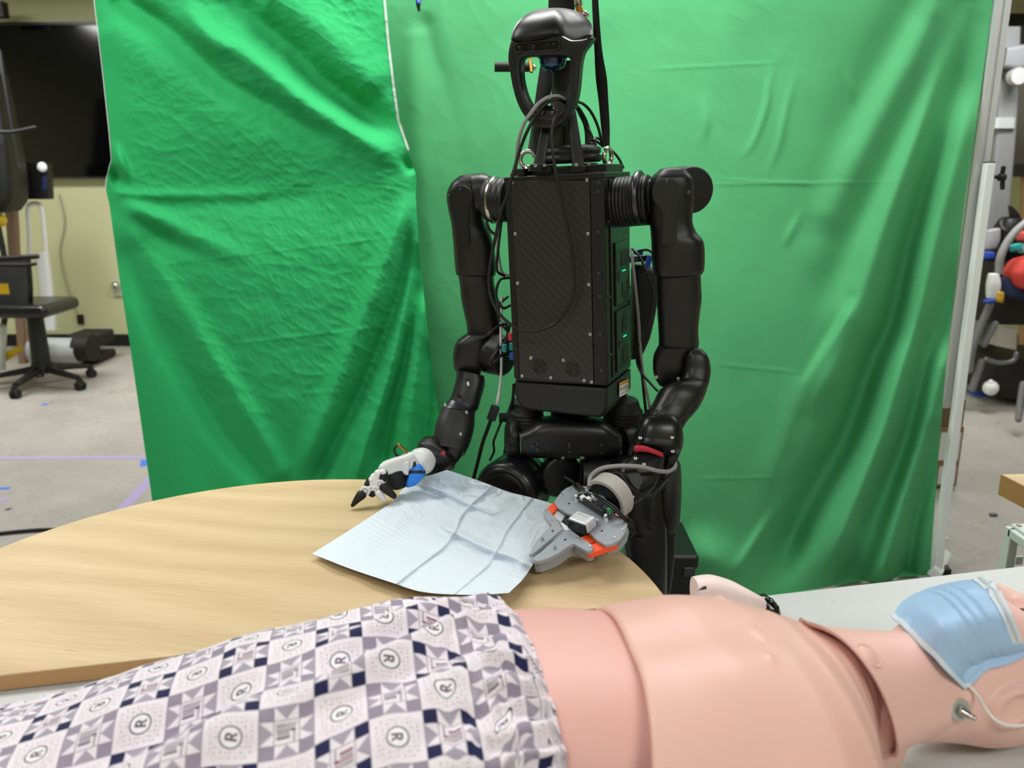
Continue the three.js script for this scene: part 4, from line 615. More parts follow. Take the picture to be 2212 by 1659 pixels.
    const pcb = canvasTex(512, 128, (x) => { x.fillStyle = '#101726'; x.fillRect(0, 0, 512, 128); let s = 11; const r = () => (s = (s * 16807) % 2147483647) / 2147483647; for (let i = 0; i < 150; i++) { x.fillStyle = ['#c9d2da', '#7d8894', '#2c3b56', '#050608'][Math.floor(r() * 4)]; x.fillRect(r() * 505, r() * 122, 3 + r() * 9, 2 + r() * 6); } });
    const pg = rbox(Lb, 0.026, 0.002, 0.0005); { const p = pg.attributes.position, u = pg.attributes.uv; for (let i = 0; i < p.count; i++) u.setXY(i, p.getX(i) / Lb + 0.5, p.getY(i) / 0.026 + 0.5); }
    part('circuit_board', bput(pg), std(0xffffff, 0.4, 0, { map: pcb }), grip, 'dark circuit board with small components');
    const sgn = BF.y.dot(f3) > 0 ? 1 : -1;
    part('pin_header', bput(boxAt(Lb * 0.1, sgn * 0.011, 0.005, Lb * 0.62, 0.006, 0.009, 0.001)), M.cable, grip);
    part('connector', bput(join([boxAt(-Lb * 0.28, sgn * 0.008, 0.005, 0.009, 0.009, 0.008, 0.001), boxAt(-Lb * 0.16, sgn * 0.004, 0.005, 0.009, 0.009, 0.008, 0.001), boxAt(-Lb * 0.12, -sgn * 0.008, 0.005, 0.012, 0.008, 0.008, 0.001)])), M.white, grip, 'white plug connectors');
    part('usb_port', bput(boxAt(-Lb * 0.42, -sgn * 0.003, 0.0045, 0.012, 0.01, 0.006, 0.001)), M.steel, grip);
    part('terminal', bput(join([boxAt(Lb * 0.44, -sgn * 0.002, 0.006, 0.008, 0.012, 0.01, 0.0008)])), std(0x3f9a5a, 0.45), grip, 'green screw terminal');
    for (const [ex, ey] of [[-0.47, 1], [0.46, 1], [-0.47, -1], [0.46, -1]]) part('standoff', bput(join([new THREE.CylinderGeometry(0.0035, 0.0035, 0.017, 12).rotateX(Math.PI / 2).translate(ex * Lb, ey * 0.011, -0.0095), new THREE.CylinderGeometry(0.003, 0.003, 0.003, 12).rotateX(Math.PI / 2).translate(ex * Lb, ey * 0.011, 0.0025)])), M.whitePlastic, grip);
    part('usb_plug', along(rbox(0.012, 0.03, 0.008, 0.002).translate(0, 0.02, 0), onPlane(1262, 1064, gz(0.022).o, gn), onPlane(1244, 1048, gz(0.022).o, gn).sub(onPlane(1262, 1064, gz(0.022).o, gn))), M.dark, grip);
    part('usb_cable', tube([onPlane(1244, 1048, gz(0.022).o, gn), at(1238, 1042, -1.44), at(1231, 1036, -1.46), at(1220, 1030, -1.5)], 0.0022, 12), M.cable, grip);
    // wrist ring
    const rc = onPlane(1304, 1078, G.o, gn), ax = f3.clone().negate().normalize();
    part('wrist_ring', turned([[0.02, 0], [0.043, 0], [0.045, 0.003], [0.045, 0.03], [0.043, 0.033], [0.02, 0.033]], rc.clone().addScaledVector(G.n, -0.006), ax, 48), M.ringAlu, grip, 'pale grey wrist ring');
    part('ring_face', turned([[0, -0.001], [0.037, -0.001], [0.039, 0.002], [0, 0.004]], rc.clone().addScaledVector(G.n, -0.006), ax, 40), M.dark, grip);
    const wire = (pts, m, r = 0.0013) => part('wire', tube(pts.map(([x, y, d]) => onPlane(x, y, gz(d).o, gn)), r, 24, 6), m, grip);
    wire([[1322, 1109, 0.022], [1334, 1116, 0.02], [1348, 1114, 0.016], [1356, 1118, 0.008]], M.red); wire([[1324, 1111, 0.022], [1336, 1118, 0.02], [1348, 1117, 0.016], [1357, 1121, 0.008]], M.cable);
    wire([[1282, 1066, 0.024], [1300, 1076, 0.03], [1324, 1092, 0.03], [1344, 1112, 0.02], [1356, 1132, -0.005]], M.cable, 0.0022); wire([[1280, 1069, 0.024], [1298, 1080, 0.03], [1320, 1095, 0.03], [1342, 1116, 0.02], [1366, 1140, -0.01]], M.cable, 0.0022);
    part('wire', tube([at(1350, 1112, -1.44), at(1362, 1124, -1.45), at(1368, 1140, -1.46), at(1362, 1158, -1.47)], 0.003, 20), M.cable, grip);
  }
  part('cable', tube([at(1273, 1052, -1.45), at(1276, 1030, -1.47), at(1294, 1014, -1.47), at(1330, 1007, -1.47), at(1380, 1008, -1.47), at(1424, 1018, -1.5), at(1448, 1017, -1.54), at(1459, 1006, -1.56), at(1456, 995, -1.57)], 0.0042, 60), M.greyCable, robot, 'grey cable looped over the wrist');
  part('cable', tube([at(1314, 1026, -1.475), at(1322, 1020, -1.47), at(1340, 1026, -1.47), at(1356, 1046, -1.465), at(1378, 1066, -1.465), at(1404, 1072, -1.48), at(1424, 1056, -1.5), at(1440, 1036, -1.53), at(1461, 1016, -1.56)], 0.0035, 60), M.cable, robot);

  // --- cables about the torso
  const C = (pts, r, m, label) => part('cable', tube(pts.map(([x, y, z]) => at(x, y, z)), r, pts.length * 8, 8), m, robot, label);
  const zf = -1.655;
  C([[1222, 216, -1.70], [1206, 208, -1.685], [1185, 210, -1.68], [1164, 223, -1.68], [1148, 243, -1.68], [1134, 263, -1.69], [1123, 292, -1.70], [1117, 325, -1.72], [1114, 360, -1.74], [1104, 378, -1.76]], 0.0036, M.greyCable, 'grey cable arched in front of the neck');
  C([[1222, 222, -1.70], [1204, 214, -1.68], [1184, 221, -1.68], [1160, 246, -1.68], [1140, 281, -1.68], [1121, 330, -1.69], [1107, 380, -1.685], [1097, 418, -1.69], [1083, 455, -1.71], [1072, 505, -1.73], [1060, 565, -1.73], [1056, 612, -1.73], [1064, 652, -1.72], [1088, 688, -1.695], [1120, 710, zf - 0.02], [1156, 715, zf - 0.01], [1194, 702, zf - 0.01], [1222, 672, zf], [1239, 630, zf], [1240, 590, zf], [1235, 542, zf], [1227, 500, zf], [1217, 455, zf], [1207, 405, zf], [1200, 370, zf], [1194, 325, zf - 0.005], [1192, 290, zf - 0.01], [1198, 258, -1.67], [1214, 230, -1.68]], 0.0034, M.cable);
  C([[1243, 218, -1.74], [1262, 226, -1.77], [1278, 244, -1.79], [1292, 275, -1.8], [1302, 318, -1.8]], 0.003, M.cable);
  C([[1281, 304, -1.8], [1290, 298, -1.82], [1312, 316, -1.84], [1335, 340, -1.84], [1347, 364, -1.84]], 0.003, M.cable); C([[1276, 312, -1.8], [1286, 305, -1.82], [1304, 316, -1.83]], 0.003, M.cable);
  const zl = -1.80;
  C([[1090, 424, zl], [1070, 438, zl - 0.02], [1055, 458, zl - 0.01], [1052, 482, zl], [1060, 500, zl], [1074, 508, zl]], 0.0034, M.cable);
  C([[1088, 436, zl], [1076, 470, zl], [1074, 520, zl], [1078, 560, zl], [1086, 590, zl], [1100, 594, zl]], 0.003, M.greyCable); C([[1084, 470, zl], [1076, 540, zl + 0.02], [1074, 585, zl + 0.02], [1090, 596, zl]], 0.003, M.cable);
  C([[1100, 600, zl], [1080, 605, zl + 0.02], [1072, 640, zl + 0.02], [1086, 665, zl + 0.02], [1102, 660, zl]], 0.003, M.cable);
  C([[1098, 640, zl], [1078, 660, zl], [1084, 700, zl], [1098, 720, zl], [1094, 750, zl], [1076, 775, zl + 0.03], [1062, 790, zl + 0.05], [1060, 780, zl + 0.05], [1074, 758, zl + 0.04], [1090, 740, zl + 0.02], [1097, 720, zl], [1092, 700, zl], [1078, 704, zl + 0.01], [1055, 722, zl + 0.03], [1036, 736, -1.815]], 0.003, M.cable);
  C([[1102, 700, zl], [1094, 730, zl], [1084, 760, zl + 0.02], [1092, 774, zl + 0.01], [1106, 768, zl]], 0.003, M.cable);
  for (const [px, py, m] of [[1104, 727, M.red], [1106, 748, M.teal], [1107, 769, M.blue], [1090, 752, M.teal]]) part('plug', boxUV(new RoundedBoxGeometry(0.01, 0.017, 0.012, 2, 0.002)).applyQuaternion(q).translate(...at(px, py, -1.755).toArray()), m, robot, m === M.red ? 'red cable plug' : m === M.blue ? 'blue cable plug' : 'teal cable plug');
  C([[1084, 640, zl], [1082, 720, zl], [1083, 790, zl], [1081, 828, zl], [1078, 846, zl]], 0.003, M.whiteCable, 'white cable');
  part('adapter_boot', turned([[0, 0], [0.005, 0], [0.0045, 0.012], [0.003, 0.03], [0, 0.03]], at(1074, 872, zl), at(1079, 846, zl).sub(at(1074, 872, zl)).normalize(), 14), M.whiteCable, robot);
  part('adapter', along(rbox(0.02, 0.034, 0.014, 0.002).translate(0, 0.015, 0), at(1061, 905, zl), at(1072, 874, zl).sub(at(1061, 905, zl))), M.dark, robot);
  C([[1061, 905, zl], [1052, 930, zl], [1043, 955, zl], [1034, 990, zl], [1024, 1030, zl], [1018, 1060, zl]], 0.0044, M.cable);
  part('ferrite', along(new THREE.CylinderGeometry(0.011, 0.011, 0.03, 18).translate(0, 0.015, 0), at(1078, 902, zl - 0.02), V(1, 0.02, 0)), M.rubber, robot);
  C([[1084, 908, zl - 0.02], [1072, 938, zl], [1066, 955, zl], [1067, 975, zl], [1058, 995, zl]], 0.0028, M.cable); C([[1110, 830, -1.76], [1108, 860, -1.77], [1102, 890, -1.79], [1096, 940, -1.82], [1088, 990, -1.82]], 0.0034, M.cable); C([[1106, 868, zl - 0.02], [1100, 885, zl - 0.02], [1096, 905, zl - 0.02]], 0.003, M.cable);
  C([[1364, 538, -1.85], [1368, 580, -1.82], [1375, 644, -1.8], [1380, 700, -1.8], [1383, 750, -1.8], [1390, 815, -1.8], [1398, 850, -1.8], [1406, 890, -1.8]], 0.0034, M.greyCable, 'grey cable hanging behind the torso');
  C([[1366, 537, -1.84], [1380, 552, -1.82], [1396, 585, -1.8], [1408, 625, -1.79], [1407, 670, -1.79], [1394, 712, -1.8], [1380, 745, -1.8], [1376, 780, -1.8], [1386, 806, -1.79], [1402, 824, -1.77], [1420, 844, -1.74]], 0.003, M.cable);
  C([[1378, 760, -1.8], [1386, 800, -1.8], [1391, 850, -1.8], [1396, 896, -1.8]], 0.0034, M.cable); C([[1372, 548, -1.85], [1384, 541, -1.84], [1400, 540, -1.84], [1412, 548, -1.83]], 0.003, M.cable);
  part('rear_module', limb([[1366, 570, 1400, 572, -1.92, 1.2], [1364, 590, 1414, 584, -1.92, 1.2], [1362, 660, 1417, 650, -1.92, 1.2], [1362, 730, 1404, 722, -1.92, 1.2], [1362, 775, 1386, 768, -1.92, 1.2]], { e: 4 }), M.rubber, robot);
  part('rear_bar', limb([[1356, 552, 1356, 568, -1.9, 1], [1380, 551, 1380, 566, -1.9, 1], [1410, 549, 1410, 564, -1.88, 1]], { e: 4, n: 16 }), M.darkSteel, robot);
  part('plug', along(rbox(0.012, 0.03, 0.01, 0.002), at(1401, 566, -1.87), V(0.3, 1, 0)), M.blue, robot, 'blue cable plug'); part('plug', along(rbox(0.01, 0.022, 0.01, 0.002), at(1378, 545, -1.86), V(1, -0.2, 0)), M.blue, robot, 'blue cable plug');
  part('link', limb([[1214, 985, 1222, 985, -1.74, 1], [1216, 1030, 1226, 1030, -1.74, 1], [1222, 1060, 1232, 1060, -1.74, 1]], { n: 14 }), M.frame, robot); part('link', limb([[1253, 985, 1264, 985, -1.74, 1], [1250, 1020, 1262, 1020, -1.74, 1], [1246, 1056, 1258, 1056, -1.74, 1]], { n: 14 }), M.frame, robot);
  C([[1238, 984, -1.75], [1239, 1010, -1.75], [1240, 1040, -1.75]], 0.0034, M.cable);
  for (const px of [1216, 1256, 1260]) place('screw', screw, M.steel, robot, at(px, 989, -1.70), quatY(V(0, -0.3, 1)));
}
// ---------------------------------------------------------------- hoist straps and hook above the robot
{
  const ribbon = (rows, t) => { const a = [], b = []; for (const [x0, y0, x1, y1, z] of rows) { a.push(at(x0, y0, z)); b.push(at(x1, y1, z)); } const ca = new THREE.CatmullRomCurve3(a), cb = new THREE.CatmullRomCurve3(b), R = []; for (let i = 0; i <= 40; i++) { const p = ca.getPoint(i / 40), r = cb.getPoint(i / 40), n = V(0, 0, t); R.push([p.clone().add(n), r.clone().add(n), r.clone().sub(n), p.clone().sub(n)]); } return surface(R, true, true); };
  solo('hoist_strap', ribbon([[1277, -60, 1291, -60, -1.82], [1279, 10, 1293, 10, -1.82], [1284, 110, 1301, 110, -1.82], [1287, 170, 1311, 170, -1.81], [1293, 217, 1314, 217, -1.81], [1298, 270, 1317, 270, -1.80], [1303, 316, 1317, 318, -1.78]], 0.0012), M.strap, 'black webbing hoist strap hanging to the right eyebolt beside the robot head', 'strap');
  solo('hoist_strap', ribbon([[1185, -60, 1241, -60, -1.9], [1184, 20, 1241, 20, -1.9], [1170, 120, 1206, 120, -1.87], [1158, 200, 1190, 200, -1.84], [1150, 260, 1174, 260, -1.82], [1140, 325, 1156, 325, -1.78]], 0.0012), M.strap, 'wide black webbing hoist strap passing behind the robot head to the left eyebolt', 'strap');
  const p = at(1252, 20, -1.86), t = thing('hoist_hook', p.clone(), 'brass hook with silver bolt hanging above the robot head', 'hook');
  part('hook', tube([at(1249, -30, -1.86), at(1248, 0, -1.86), at(1252, 22, -1.86), at(1258, 34, -1.86), at(1262, 42, -1.87)], 0.007, 24), std(0xb57a30, 0.4, 0.7), t);
  part('ferrule', turned([[0, 0], [0.009, 0], [0.009, 0.02], [0, 0.02]], at(1249, 12, -1.86), V(-0.05, 1, 0)), M.steel, t);
  part('bolt', join([new THREE.SphereGeometry(0.007, 14, 10).translate(...at(1264, 31, -1.85).toArray()), turned([[0, 0], [0.004, 0], [0.004, 0.012], [0, 0.012]], at(1259, 34, -1.85), V(1, 0.2, 0))]), M.steel, t);
  const c = thing('spring_clamp', at(1112, 145, -2.3), 'black handled clamp with brass pin hanging between the robot head and the green cloth', 'clamp');
  part('handle', along(new THREE.CylinderGeometry(0.0115, 0.0125, 0.1, 18).translate(0, 0, 0), at(1110, 145, -2.3), V(1, -0.01, 0)), M.rubber, c);
  part('tip', along(new THREE.SphereGeometry(0.008, 14, 10), at(1152, 146, -2.3), V(1, 0, 0)), M.steel, c);
  part('pin', tube([at(1140, 108, -2.3), at(1144, 124, -2.3), at(1148, 156, -2.28)], 0.004, 10), M.brass, c);
  part('cord', tube([at(1140, 108, -2.3), at(1165, 60, -2.3), at(1205, 14, -2.3), at(1215, -60, -2.3)], 0.0012, 16), M.cable, c);
  const k = thing('cloth_clip', at(903, 10, -2.70), 'small blue and black spring clip at the top of the green cloth', 'clip');
  part('jaw', limb([[898, 2, 910, 0, -2.7, 0.8], [899, 12, 908, 12, -2.7, 0.8], [903, 25, 908, 24, -2.7, 0.8]], { n: 14 }), M.rubber, k);
  part('handle', limb([[896, -14, 902, -16, -2.7, 0.8], [898, 0, 908, -2, -2.7, 0.8], [902, 8, 908, 7, -2.69, 0.8]], { n: 14 }), M.blue, k);
}
// ---------------------------------------------------------------- paper sheet held by the robot
{
  const curve = (L) => new THREE.CatmullRomCurve3(L.map(([x, y]) => V(x, y, 0)), false, 'centripetal');
  const top = curve([[965, 1015], [1010, 1030], [1055, 1046], [1100, 1063], [1145, 1074], [1190, 1087], [1222, 1100]]), bot = curve([[674, 1196], [755, 1228], [845, 1258], [905, 1277], [975, 1284], [1050, 1284], [1099, 1281]]);
  const lef = curve([[965, 1015], [938, 1024], [905, 1034], [872, 1054], [852, 1082], [838, 1091], [760, 1142], [674, 1196]]), rig = curve([[1222, 1100], [1195, 1140], [1166, 1194], [1132, 1248], [1099, 1281]]);
  const n = 200, m = 200, rows = [], A = top.getPoint(0), Bq = top.getPoint(1), Cq = bot.getPoint(0), D = bot.getPoint(1);
  const bump1 = (x, c, w) => Math.exp(-(((x - c) / w) ** 2));
  const height = (s, t) => {
    let y = 0.007;
    y += 0.068 * Math.pow(Math.max(0, 1 - s * 1.25), 1.5) * Math.pow(Math.max(0, 1 - t * 2.1), 1.4);          // lifted by the thumb
    y += 0.02 * smooth(0.55, 1, s) * (1 - t) + 0.024 * smooth(0.5, 1, s) * smooth(0.45, 1, t);               // held up by the jaws
    y += 0.012 * smooth(0.8, 1, t) * (0.4 + 0.6 * Math.sin(Math.PI * clamp(s, 0, 1)));
    // four folded panels each way: soft ridges and valleys
    const wob = 0.012 * nz(s * 5, t * 5, 2);
    y += 0.006 * bump1(s + wob, 0.36, 0.010) + 0.005 * bump1(s + wob, 0.68, 0.010) - 0.004 * bump1(s + wob, 0.18, 0.05) + 0.004 * bump1(s, 0.52, 0.08);
    y += 0.010 * bump1(t + 0.04 * Math.sin(s * 4) + wob, 0.6, 0.03) * smooth(0.2, 0.4, s) - 0.005 * bump1(t + wob, 0.66, 0.04) * smooth(0.2, 0.4, s);
    y += 0.006 * bump1(t + wob * 2, 0.3, 0.014) * (1 - smooth(0.45, 0.6, s)) - 0.006 * bump1(t, 0.36, 0.04) * (1 - smooth(0.3, 0.6, s));
    y += 0.009 * bump1(s - 0.9, 0, 0.05) * bump1(t, 0.62, 0.06) - 0.006 * bump1(s, 0.8, 0.06) * bump1(t, 0.72, 0.06);
    y += 0.004 * fbm(s * 4, t * 4, 5, 3) + 0.003 * (1 - t) * Math.pow(1 - Math.min(1, 3 * Math.abs(nz(s * 5 + t * 2, t * 5, 9))), 2) + 0.0015 * Math.pow(1 - Math.min(1, 3 * Math.abs(nz(s * 8, t * 9, 19))), 2);
    return Math.max(y, 0.0025);
  };
  for (let i = 0; i <= m; i++) {
    const t = i / m, r = [], L = lef.getPoint(t), R = rig.getPoint(t);
    for (let j = 0; j <= n; j++) {
      const s = j / n, P = top.getPoint(s), Q = bot.getPoint(s);
      const x = (1 - t) * P.x + t * Q.x + (1 - s) * L.x + s * R.x - ((1 - s) * (1 - t) * A.x + s * (1 - t) * Bq.x + (1 - s) * t * Cq.x + s * t * D.x);
      const y = (1 - t) * P.y + t * Q.y + (1 - s) * L.y + s * R.y - ((1 - s) * (1 - t) * A.y + s * (1 - t) * Bq.y + (1 - s) * t * Cq.y + s * t * D.y);
      r.push(onY(x, y, TABLE_Y + height(s, t)));
    }
    rows.push(r);
  }
  const under = rows.map((r) => r.map((p) => p.clone().add(V(0, -0.0008, 0))));
  const emboss = dataTex(1024, 1024, (x, y) => {
    const e = Math.min(x, 1 - x), f = Math.min(y, 1 - y), rib = (k) => 0.5 + 0.5 * Math.cos(k * 6.283 * 62);
    const b = f < 0.22 ? rib(y) : e < 0.2 ? rib(x) : 0.35 + 0.3 * Math.cos(x * 6.283 * 110) * Math.cos(y * 6.283 * 110);
    const cr = Math.max(Math.exp(-(((x - 0.36) / 0.003) ** 2)), Math.exp(-(((x - 0.68) / 0.003) ** 2)), Math.exp(-(((y - 0.3) / 0.003) ** 2)), Math.exp(-(((y - 0.6) / 0.003) ** 2)));
    return clamp(0.7 * b * (0.6 + 0.4 * tile(x, y, 4, 4, 3, 2)) + 0.3 * (1 - cr), 0, 1);
  });
  const m2 = std(0xdfeaf3, 0.85, 0, { bumpMap: emboss, bumpScale: 0.0018, side: THREE.DoubleSide });
  const g = surface(rows, false, false, (i, j) => [j / n, 1 - i / m]);
  solo('paper_sheet', g, m2, 'pale blue folded paper sheet spread on the wooden table under the robot hands', 'paper sheet');
}

// ---------------------------------------------------------------- manikin
const skin1 = std(0xe4aea5, 0.48, 0, { bumpMap: speckle, bumpScale: 0.00003 }), skin2 = std(0xe5b7aa, 0.44, 0, { bumpMap: speckle, bumpScale: 0.00003 }), skin3 = std(0xecbeb3, 0.48, 0, { bumpMap: speckle, bumpScale: 0.00003 });
const sp = (c, k) => Math.sign(c) * Math.pow(Math.abs(c), k);
const table1 = (T, u) => { if (u <= T[0][0]) return T[0].slice(1); for (let i = 0; i + 1 < T.length; i++) if (u <= T[i + 1][0]) { const t = smooth(0, 1, (u - T[i][0]) / (T[i + 1][0] - T[i][0])) * 0.4 + 0.6 * (u - T[i][0]) / (T[i + 1][0] - T[i][0]); return T[i].slice(1).map((a, k) => lerp(a, T[i + 1][k + 1], t)); } return T[T.length - 1].slice(1); };
const manikin = thing('manikin', B(0.1, 0.42, 0), 'bare-chested pink medical training manikin in patterned trousers lying on the white table', 'manikin');
{
  // belly
  const belly = [[-0.16, 0.375, 0.165, 0.192, 2.3], [-0.06, 0.383, 0.165, 0.203, 2.3], [0.0, 0.395, 0.165, 0.204, 2.3], [0.06, 0.408, 0.167, 0.2, 2.3], [0.1, 0.42, 0.167, 0.196, 2.3]], rows = [];
  for (let i = 0; i <= 40; i++) { const u = lerp(-0.16, 0.1, i / 40), [vc, a, h, e] = table1(belly, u), r = []; for (let j = 0; j < 96; j++) { const p = j / 96 * 2 * Math.PI, C = Math.cos(p), S = Math.sin(p); r.push(B(u, vc - a * sp(C, 2 / e), Math.max(0.001, h / 2 + h / 2 * sp(S, 2 / e)))); } rows.push(r); }
  const trunk = part('belly', surface(rows, true, true), skin1, manikin, 'pink rubber belly');
  { const p = onPlane(1206, 1360, B(0, 0.38, 0.19), V(0, 1, 0.35)), ring = new THREE.TorusGeometry(0.0075, 0.0006, 8, 30); ring.scale(1.2, 0.8, 1).rotateX(-0.9).translate(p.x, p.y + 0.003, p.z); }
  // chest shell with a rolled lower lip; its far end narrows to the neck opening
  const chest = [[-0.02, 0.425, 0.186, 0.2, 2.3], [0.06, 0.432, 0.19, 0.217, 2.25], [0.12, 0.44, 0.195, 0.224, 2.2], [0.18, 0.449, 0.194, 0.222, 2.15], [0.22, 0.449, 0.181, 0.212, 2.1], [0.25, 0.438, 0.15, 0.2, 2.1], [0.268, 0.43, 0.123, 0.194, 2.05], [0.282, 0.428, 0.097, 0.19, 2], [0.294, 0.427, 0.08, 0.186, 2], [0.312, 0.426, 0.064, 0.18, 2], [0.36, 0.422, 0.05, 0.156, 2]];
  const NJ = 180, cr = [], lipU = (v) => lerp(0.054, 0, Math.pow(clamp((v - 0.26) / 0.35, 0, 1), 2.2));
  const cpt = (u, j, off = 0) => { const p = j / NJ * 2 * Math.PI, C = Math.cos(p), S = Math.sin(p); const [vc, a, h, e] = table1(chest, u); const v = vc - (a + off) * sp(C, 2 / e) * (C < 0 ? lerp(1, 0.86, smooth(0.14, 0.27, u)) : 1), w = h / 2 + (h / 2 + off) * sp(S, 2 / e); let uu = u, dw = 0; const g = (cu, cv, s) => Math.exp(-(((u - cu) / s) ** 2) - (((v - cv) / s) ** 2)); if (w > 0.1) { dw += 0.0055 * g(0.135, 0.36, 0.05) + 0.005 * g(0.13, 0.5, 0.055) + 0.0035 * g(0.215, 0.4, 0.03) - 0.003 * g(0.13, 0.43, 0.04) - 0.004 * g(0.06, 0.42, 0.035); const d1 = Math.hypot((u - 0.172) / 0.0085, (v - 0.443) / 0.015); dw += 0.0022 * (d1 < 1 ? Math.sqrt(1 - d1 * d1) : 0) - 0.0006 * Math.exp(-(((d1 - 1.05) / 0.1) ** 2)); for (const [nu, nv] of [[0.16, 0.494], [0.178, 0.345]]) { const d = Math.hypot(u - nu, v - nv); dw += 0.0045 * Math.exp(-((d / 0.0035) ** 2)) + 0.0012 * Math.exp(-((d / 0.009) ** 2)); } const d2 = Math.hypot((u - 0.222) / 0.006, (v - 0.5) / 0.02); dw -= 0.0006 * Math.exp(-(((d2 - 1) / 0.14) ** 2)); } return B(uu, v, Math.max(0.002, w + dw)); };
  const NI = 150;
  for (let i = -9; i <= NI; i++) { const r = []; for (let j = 0; j < NJ; j++) { const p = j / NJ * 2 * Math.PI, v0 = 0.43 - 0.186 * Math.cos(p), u0 = lipU(v0); let q;
    if (i < 0) { const a = (-i) / 9 * Math.PI * 0.9; const R = 0.0055; q = cpt(u0, j, -R + R * Math.cos(a)); q.addScaledVector(bedD, -R * 1.3 * Math.sin(a)); } else q = cpt(lerp(u0, 0.36, Math.pow(i / NI, 0.95)), j); r.push(q); } cr.push(r); if (i === -9) cr.length = 1; }
  const inner = cr[0].map((p) => p.clone().addScaledVector(bedD, 0.03)); cr.splice(0, 1, inner, cr[0]);
  part('chest_shell', (() => { const g = surface(cr, true); return g; })(), skin2, manikin, 'peach chest shell with a rolled lower edge');
  // neck core in the gap under the collar flap
  const nk = []; for (let i = 0; i <= 12; i++) { const u = lerp(0.262, 0.4, i / 12), r = []; for (let j = 0; j < 48; j++) { const p = j / 48 * 2 * Math.PI; r.push(B(u, lerp(0.455, 0.42, i / 12) - 0.045 * Math.cos(p), 0.1 + 0.045 * Math.sin(p) + 0.004 * i / 12)); } nk.push(r); }
  part('neck_core', surface(nk, true, true), skin3, manikin);

  // head: one continuous surface, lying face up, crown beyond the right edge of the picture
  const U0 = 0.5, E = (u, v, w, cu, cv, cw, a, b, c) => { const x = (u - cu) / a, y = (v - cv) / b, z = (w - cw) / c, k = Math.hypot(x, y, z); return (k - 1) * Math.min(a, b, c); };
  const capsule = (u, v, w, a, b, r0, r1) => { const dx = b[0] - a[0], dy = b[1] - a[1], dz = b[2] - a[2], t = clamp(((u - a[0]) * dx + (v - a[1]) * dy + (w - a[2]) * dz) / (dx * dx + dy * dy + dz * dz), 0, 1); return Math.hypot(u - a[0] - t * dx, v - a[1] - t * dy, w - a[2] - t * dz) - lerp(r0, r1, t); };
  let EAR = [9, 9, 9];
  const headF = (u, v, w) => {
    let d = E(u, v, w, 0.545, 0.392, 0.094, 0.112, 0.079, 0.093);
    d = smin(d, E(u, v, w, 0.47, 0.396, 0.115, 0.075, 0.064, 0.062), 0.03);
    d = smin(d, E(u, v, w, 0.424, 0.398, 0.143, 0.027, 0.03, 0.026), 0.025);
    d = smin(d, capsule(u, v, w, [0.36, 0.418, 0.106], [0.5, 0.4, 0.088], 0.058, 0.066), 0.03);
    d = smin(d, E(u, v, w, 0.508, 0.374, 0.174, 0.018, 0.012, 0.016), 0.014);       // nose
    d = smin(d, capsule(u, v, w, [0.51, 0.374, 0.18], [0.55, 0.374, 0.174], 0.009, 0.006), 0.012);
    d = smin(d, E(u, v, w, 0.574, 0.35, 0.172, 0.01, 0.02, 0.01), 0.014); d = smin(d, E(u, v, w, 0.574, 0.398, 0.174, 0.01, 0.02, 0.01), 0.014);   // brow
    for (const ev of [0.35, 0.396]) { d = smax(d, -E(u, v, w, 0.558, ev, 0.185, 0.012, 0.016, 0.011), 0.008); }
    // near ear: helix ring with a hollow
    const eu = u - EAR[0], ew = w - EAR[2], ev2 = v - EAR[1], rr = Math.hypot(eu * 0.75 - ew * 0.15, ew * 0.95 + eu * 0.1);
    d = smin(d, Math.hypot(rr - 0.021, ev2 * 0.9) - 0.0055, 0.008);
    d = smin(d, Math.hypot(rr - 0.009, ev2 + 0.004) - 0.003, 0.006);
    // crease under the jaw
    d += 0.003 * Math.exp(-(((u - 0.402 - 0.5 * (v - 0.42) * 0.6) / 0.012) ** 2)) * smooth(0.11, 0.15, w);
    return d;
  };
  const bedOf = (p) => { const q = p.clone().sub(bedO); return [q.dot(bedD), q.dot(bedN), q.y]; };
  const hit = (px, py, off = 0) => { const d = dir(px, py).normalize(), c = camera.position; for (let t = 0.6; t < 2.2; t += 0.0008) { const p = c.clone().addScaledVector(d, t), q = bedOf(p); if (headF(...q) < off) return { p, q, n: (() => { const e = 0.002, g = [0, 1, 2].map((k) => { const a = q.slice(), b = q.slice(); a[k] += e; b[k] -= e; return headF(...a) - headF(...b); }); return bedD.clone().multiplyScalar(g[0]).addScaledVector(bedN, g[1]).add(V(0, g[2], 0)).normalize(); })() }; } return null; };
  EAR = hit(2194, 1528).q;
  manikin.userData.probe = { headF, bedOf };
  const headLocal = nets(headF, V(0.365, 0.285, -0.004), V(0.675, 0.492, 0.222), 0.003);
  const toBed = new THREE.Matrix4().makeBasis(bedD, bedN, V(0, 1, 0)).setPosition(bedO);   // (u, v, w) -> world
  const bedGeo = (g) => { g.applyMatrix4(toBed); return g; };
  const fixed = bedGeo(headLocal);
  { const ix = fixed.index.array; for (let i = 0; i < ix.length; i += 3) { const t = ix[i + 1]; ix[i + 1] = ix[i + 2]; ix[i + 2] = t; } }
  // collar flap of the head skin flaring over the chest
  const fl = [], flIn = [];
